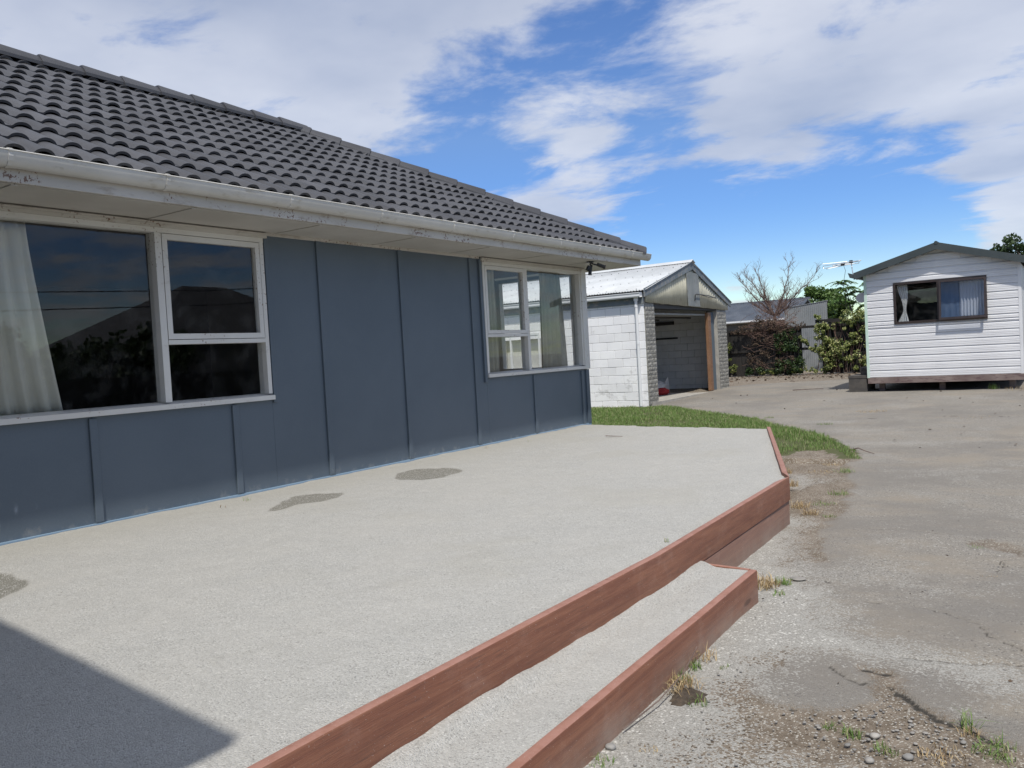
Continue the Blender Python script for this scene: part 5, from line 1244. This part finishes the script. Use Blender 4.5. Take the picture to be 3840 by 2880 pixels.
rs = np.random.RandomState(8)
V = []; F = []
sv = np.array([v_.co[:] for v_ in SM[0].vertices]); sf = np.array([list(p.vertices) for p in SM[0].polygons])
def scatter_stones(name, cnt, sampler, rmin, rmax, label):
    V = []; F = []; k = 0
    for _ in range(cnt):
        x, y = sampler(); r_ = rs.uniform(rmin, rmax)*(.5+rs.rand()); a = rs.uniform(0, 6.28); ca, sa = math.cos(a), math.sin(a); s = sv*[r_*rs.uniform(.8, 1.3), r_, r_*rs.uniform(.6, 1.)]
        s = s@np.array([[ca, sa, 0], [-sa, ca, 0], [0, 0, 1]])+[x, y, float(gz(np.array(x), np.array(y)))+.004*(y < 8)+r_*.1]; V.append(s); F.append(sf+k*len(sv)); k += 1
    o = bpy.data.objects.new(name, npmesh(name, np.concatenate(V), np.concatenate(F), P['stone'], True)); COL.objects.link(o); tag(o, label, 'stones', kind='stuff')
def in_poly(poly):
    p = np.array(poly); lo, hi = p.min(0), p.max(0)
    def f():
        while True:
            q = rs.uniform(lo, hi)
            if inside(np.array([q[0]]), np.array([q[1]]), poly)[0]: return q
    return f
scatter_stones('loose_stones', 170, in_poly([(5.8, 3.62), (5.95, 3.74), (6.0, 3.9), (6.1, 3.78), (6.35, 3.58), (6.5, 3.3), (6.0, 3.15), (5.75, 3.4)]), .003, .0075, 'rounded pebbles exposed where the asphalt has broken away')
scatter_stones('loose_chips', 500, in_poly([(4.8, 2.4), (5.1, 5.3), (4.8, 6.6), (5.3, 6.5), (6.7, 4.8), (7, 3.4), (6, 2.6)]), .003, .0055, 'loose gravel chips scattered over the near yard')
def litter():
    rs = np.random.RandomState(4); N = 900; x = rs.uniform(-3.8, 2.6, N); y = rs.uniform(25.5, 30.9, N); keep = (y > 27.2+(x+1)*.25) | (rs.rand(N) < .08); x, y = x[keep], y[keep]
    x = np.r_[x, rs.uniform(-1.5, 7, 70), rs.uniform(4.6, 6.6, 50)]; y = np.r_[y, rs.uniform(12, 22, 70), rs.uniform(3.2, 9, 50)]
    C = np.stack([x, y, gz(x, y)+.016], 1); o = bpy.data.objects.new('leaf_litter', leaf_mesh('leaf_litter', C, np.tile([0, 0, 1.], (len(C), 1)), np.where(y > 22, .05, np.where(y > 11, .03, .010))*(.5+rs.rand(len(C))), P['brownleaf'], rs, 1.8, flat=1)); COL.objects.link(o); tag(o, 'scattered dead leaves on the bare soil and drive', 'leaf litter', kind='stuff')
litter()
def twig(pts, r, label):
    o = obj('twig', MB().tube(pts, r, 5, r*.5), P['bark'], org=pts[0]); return tag(o, label, 'twig')
twig([(4.22, 11.83, -.33), (4.28, 11.80, -.31), (4.40, 11.7, -.34), (4.51, 11.63, -.36)], .009, 'bent brown twig lying on the drive at the lawn tip')
twig([(1.35, 10.12, .02), (1.5, 10.08, .022), (1.62, 10.1, .018)], .006, 'short dark twig on the far part of the patio gravel')
twig([(5.15, 3.0, -.37), (5.18, 3.3, -.355), (5.17, 3.6, -.34), (5.14, 3.85, -.30)], .004, 'long pale straw root beside the step board')
twig([(.6, 22.0, -.12), (1.0, 21.9, -.10), (1.35, 22.1, -.11)], .012, 'thin dark stick on the drive left of the cabin steps')
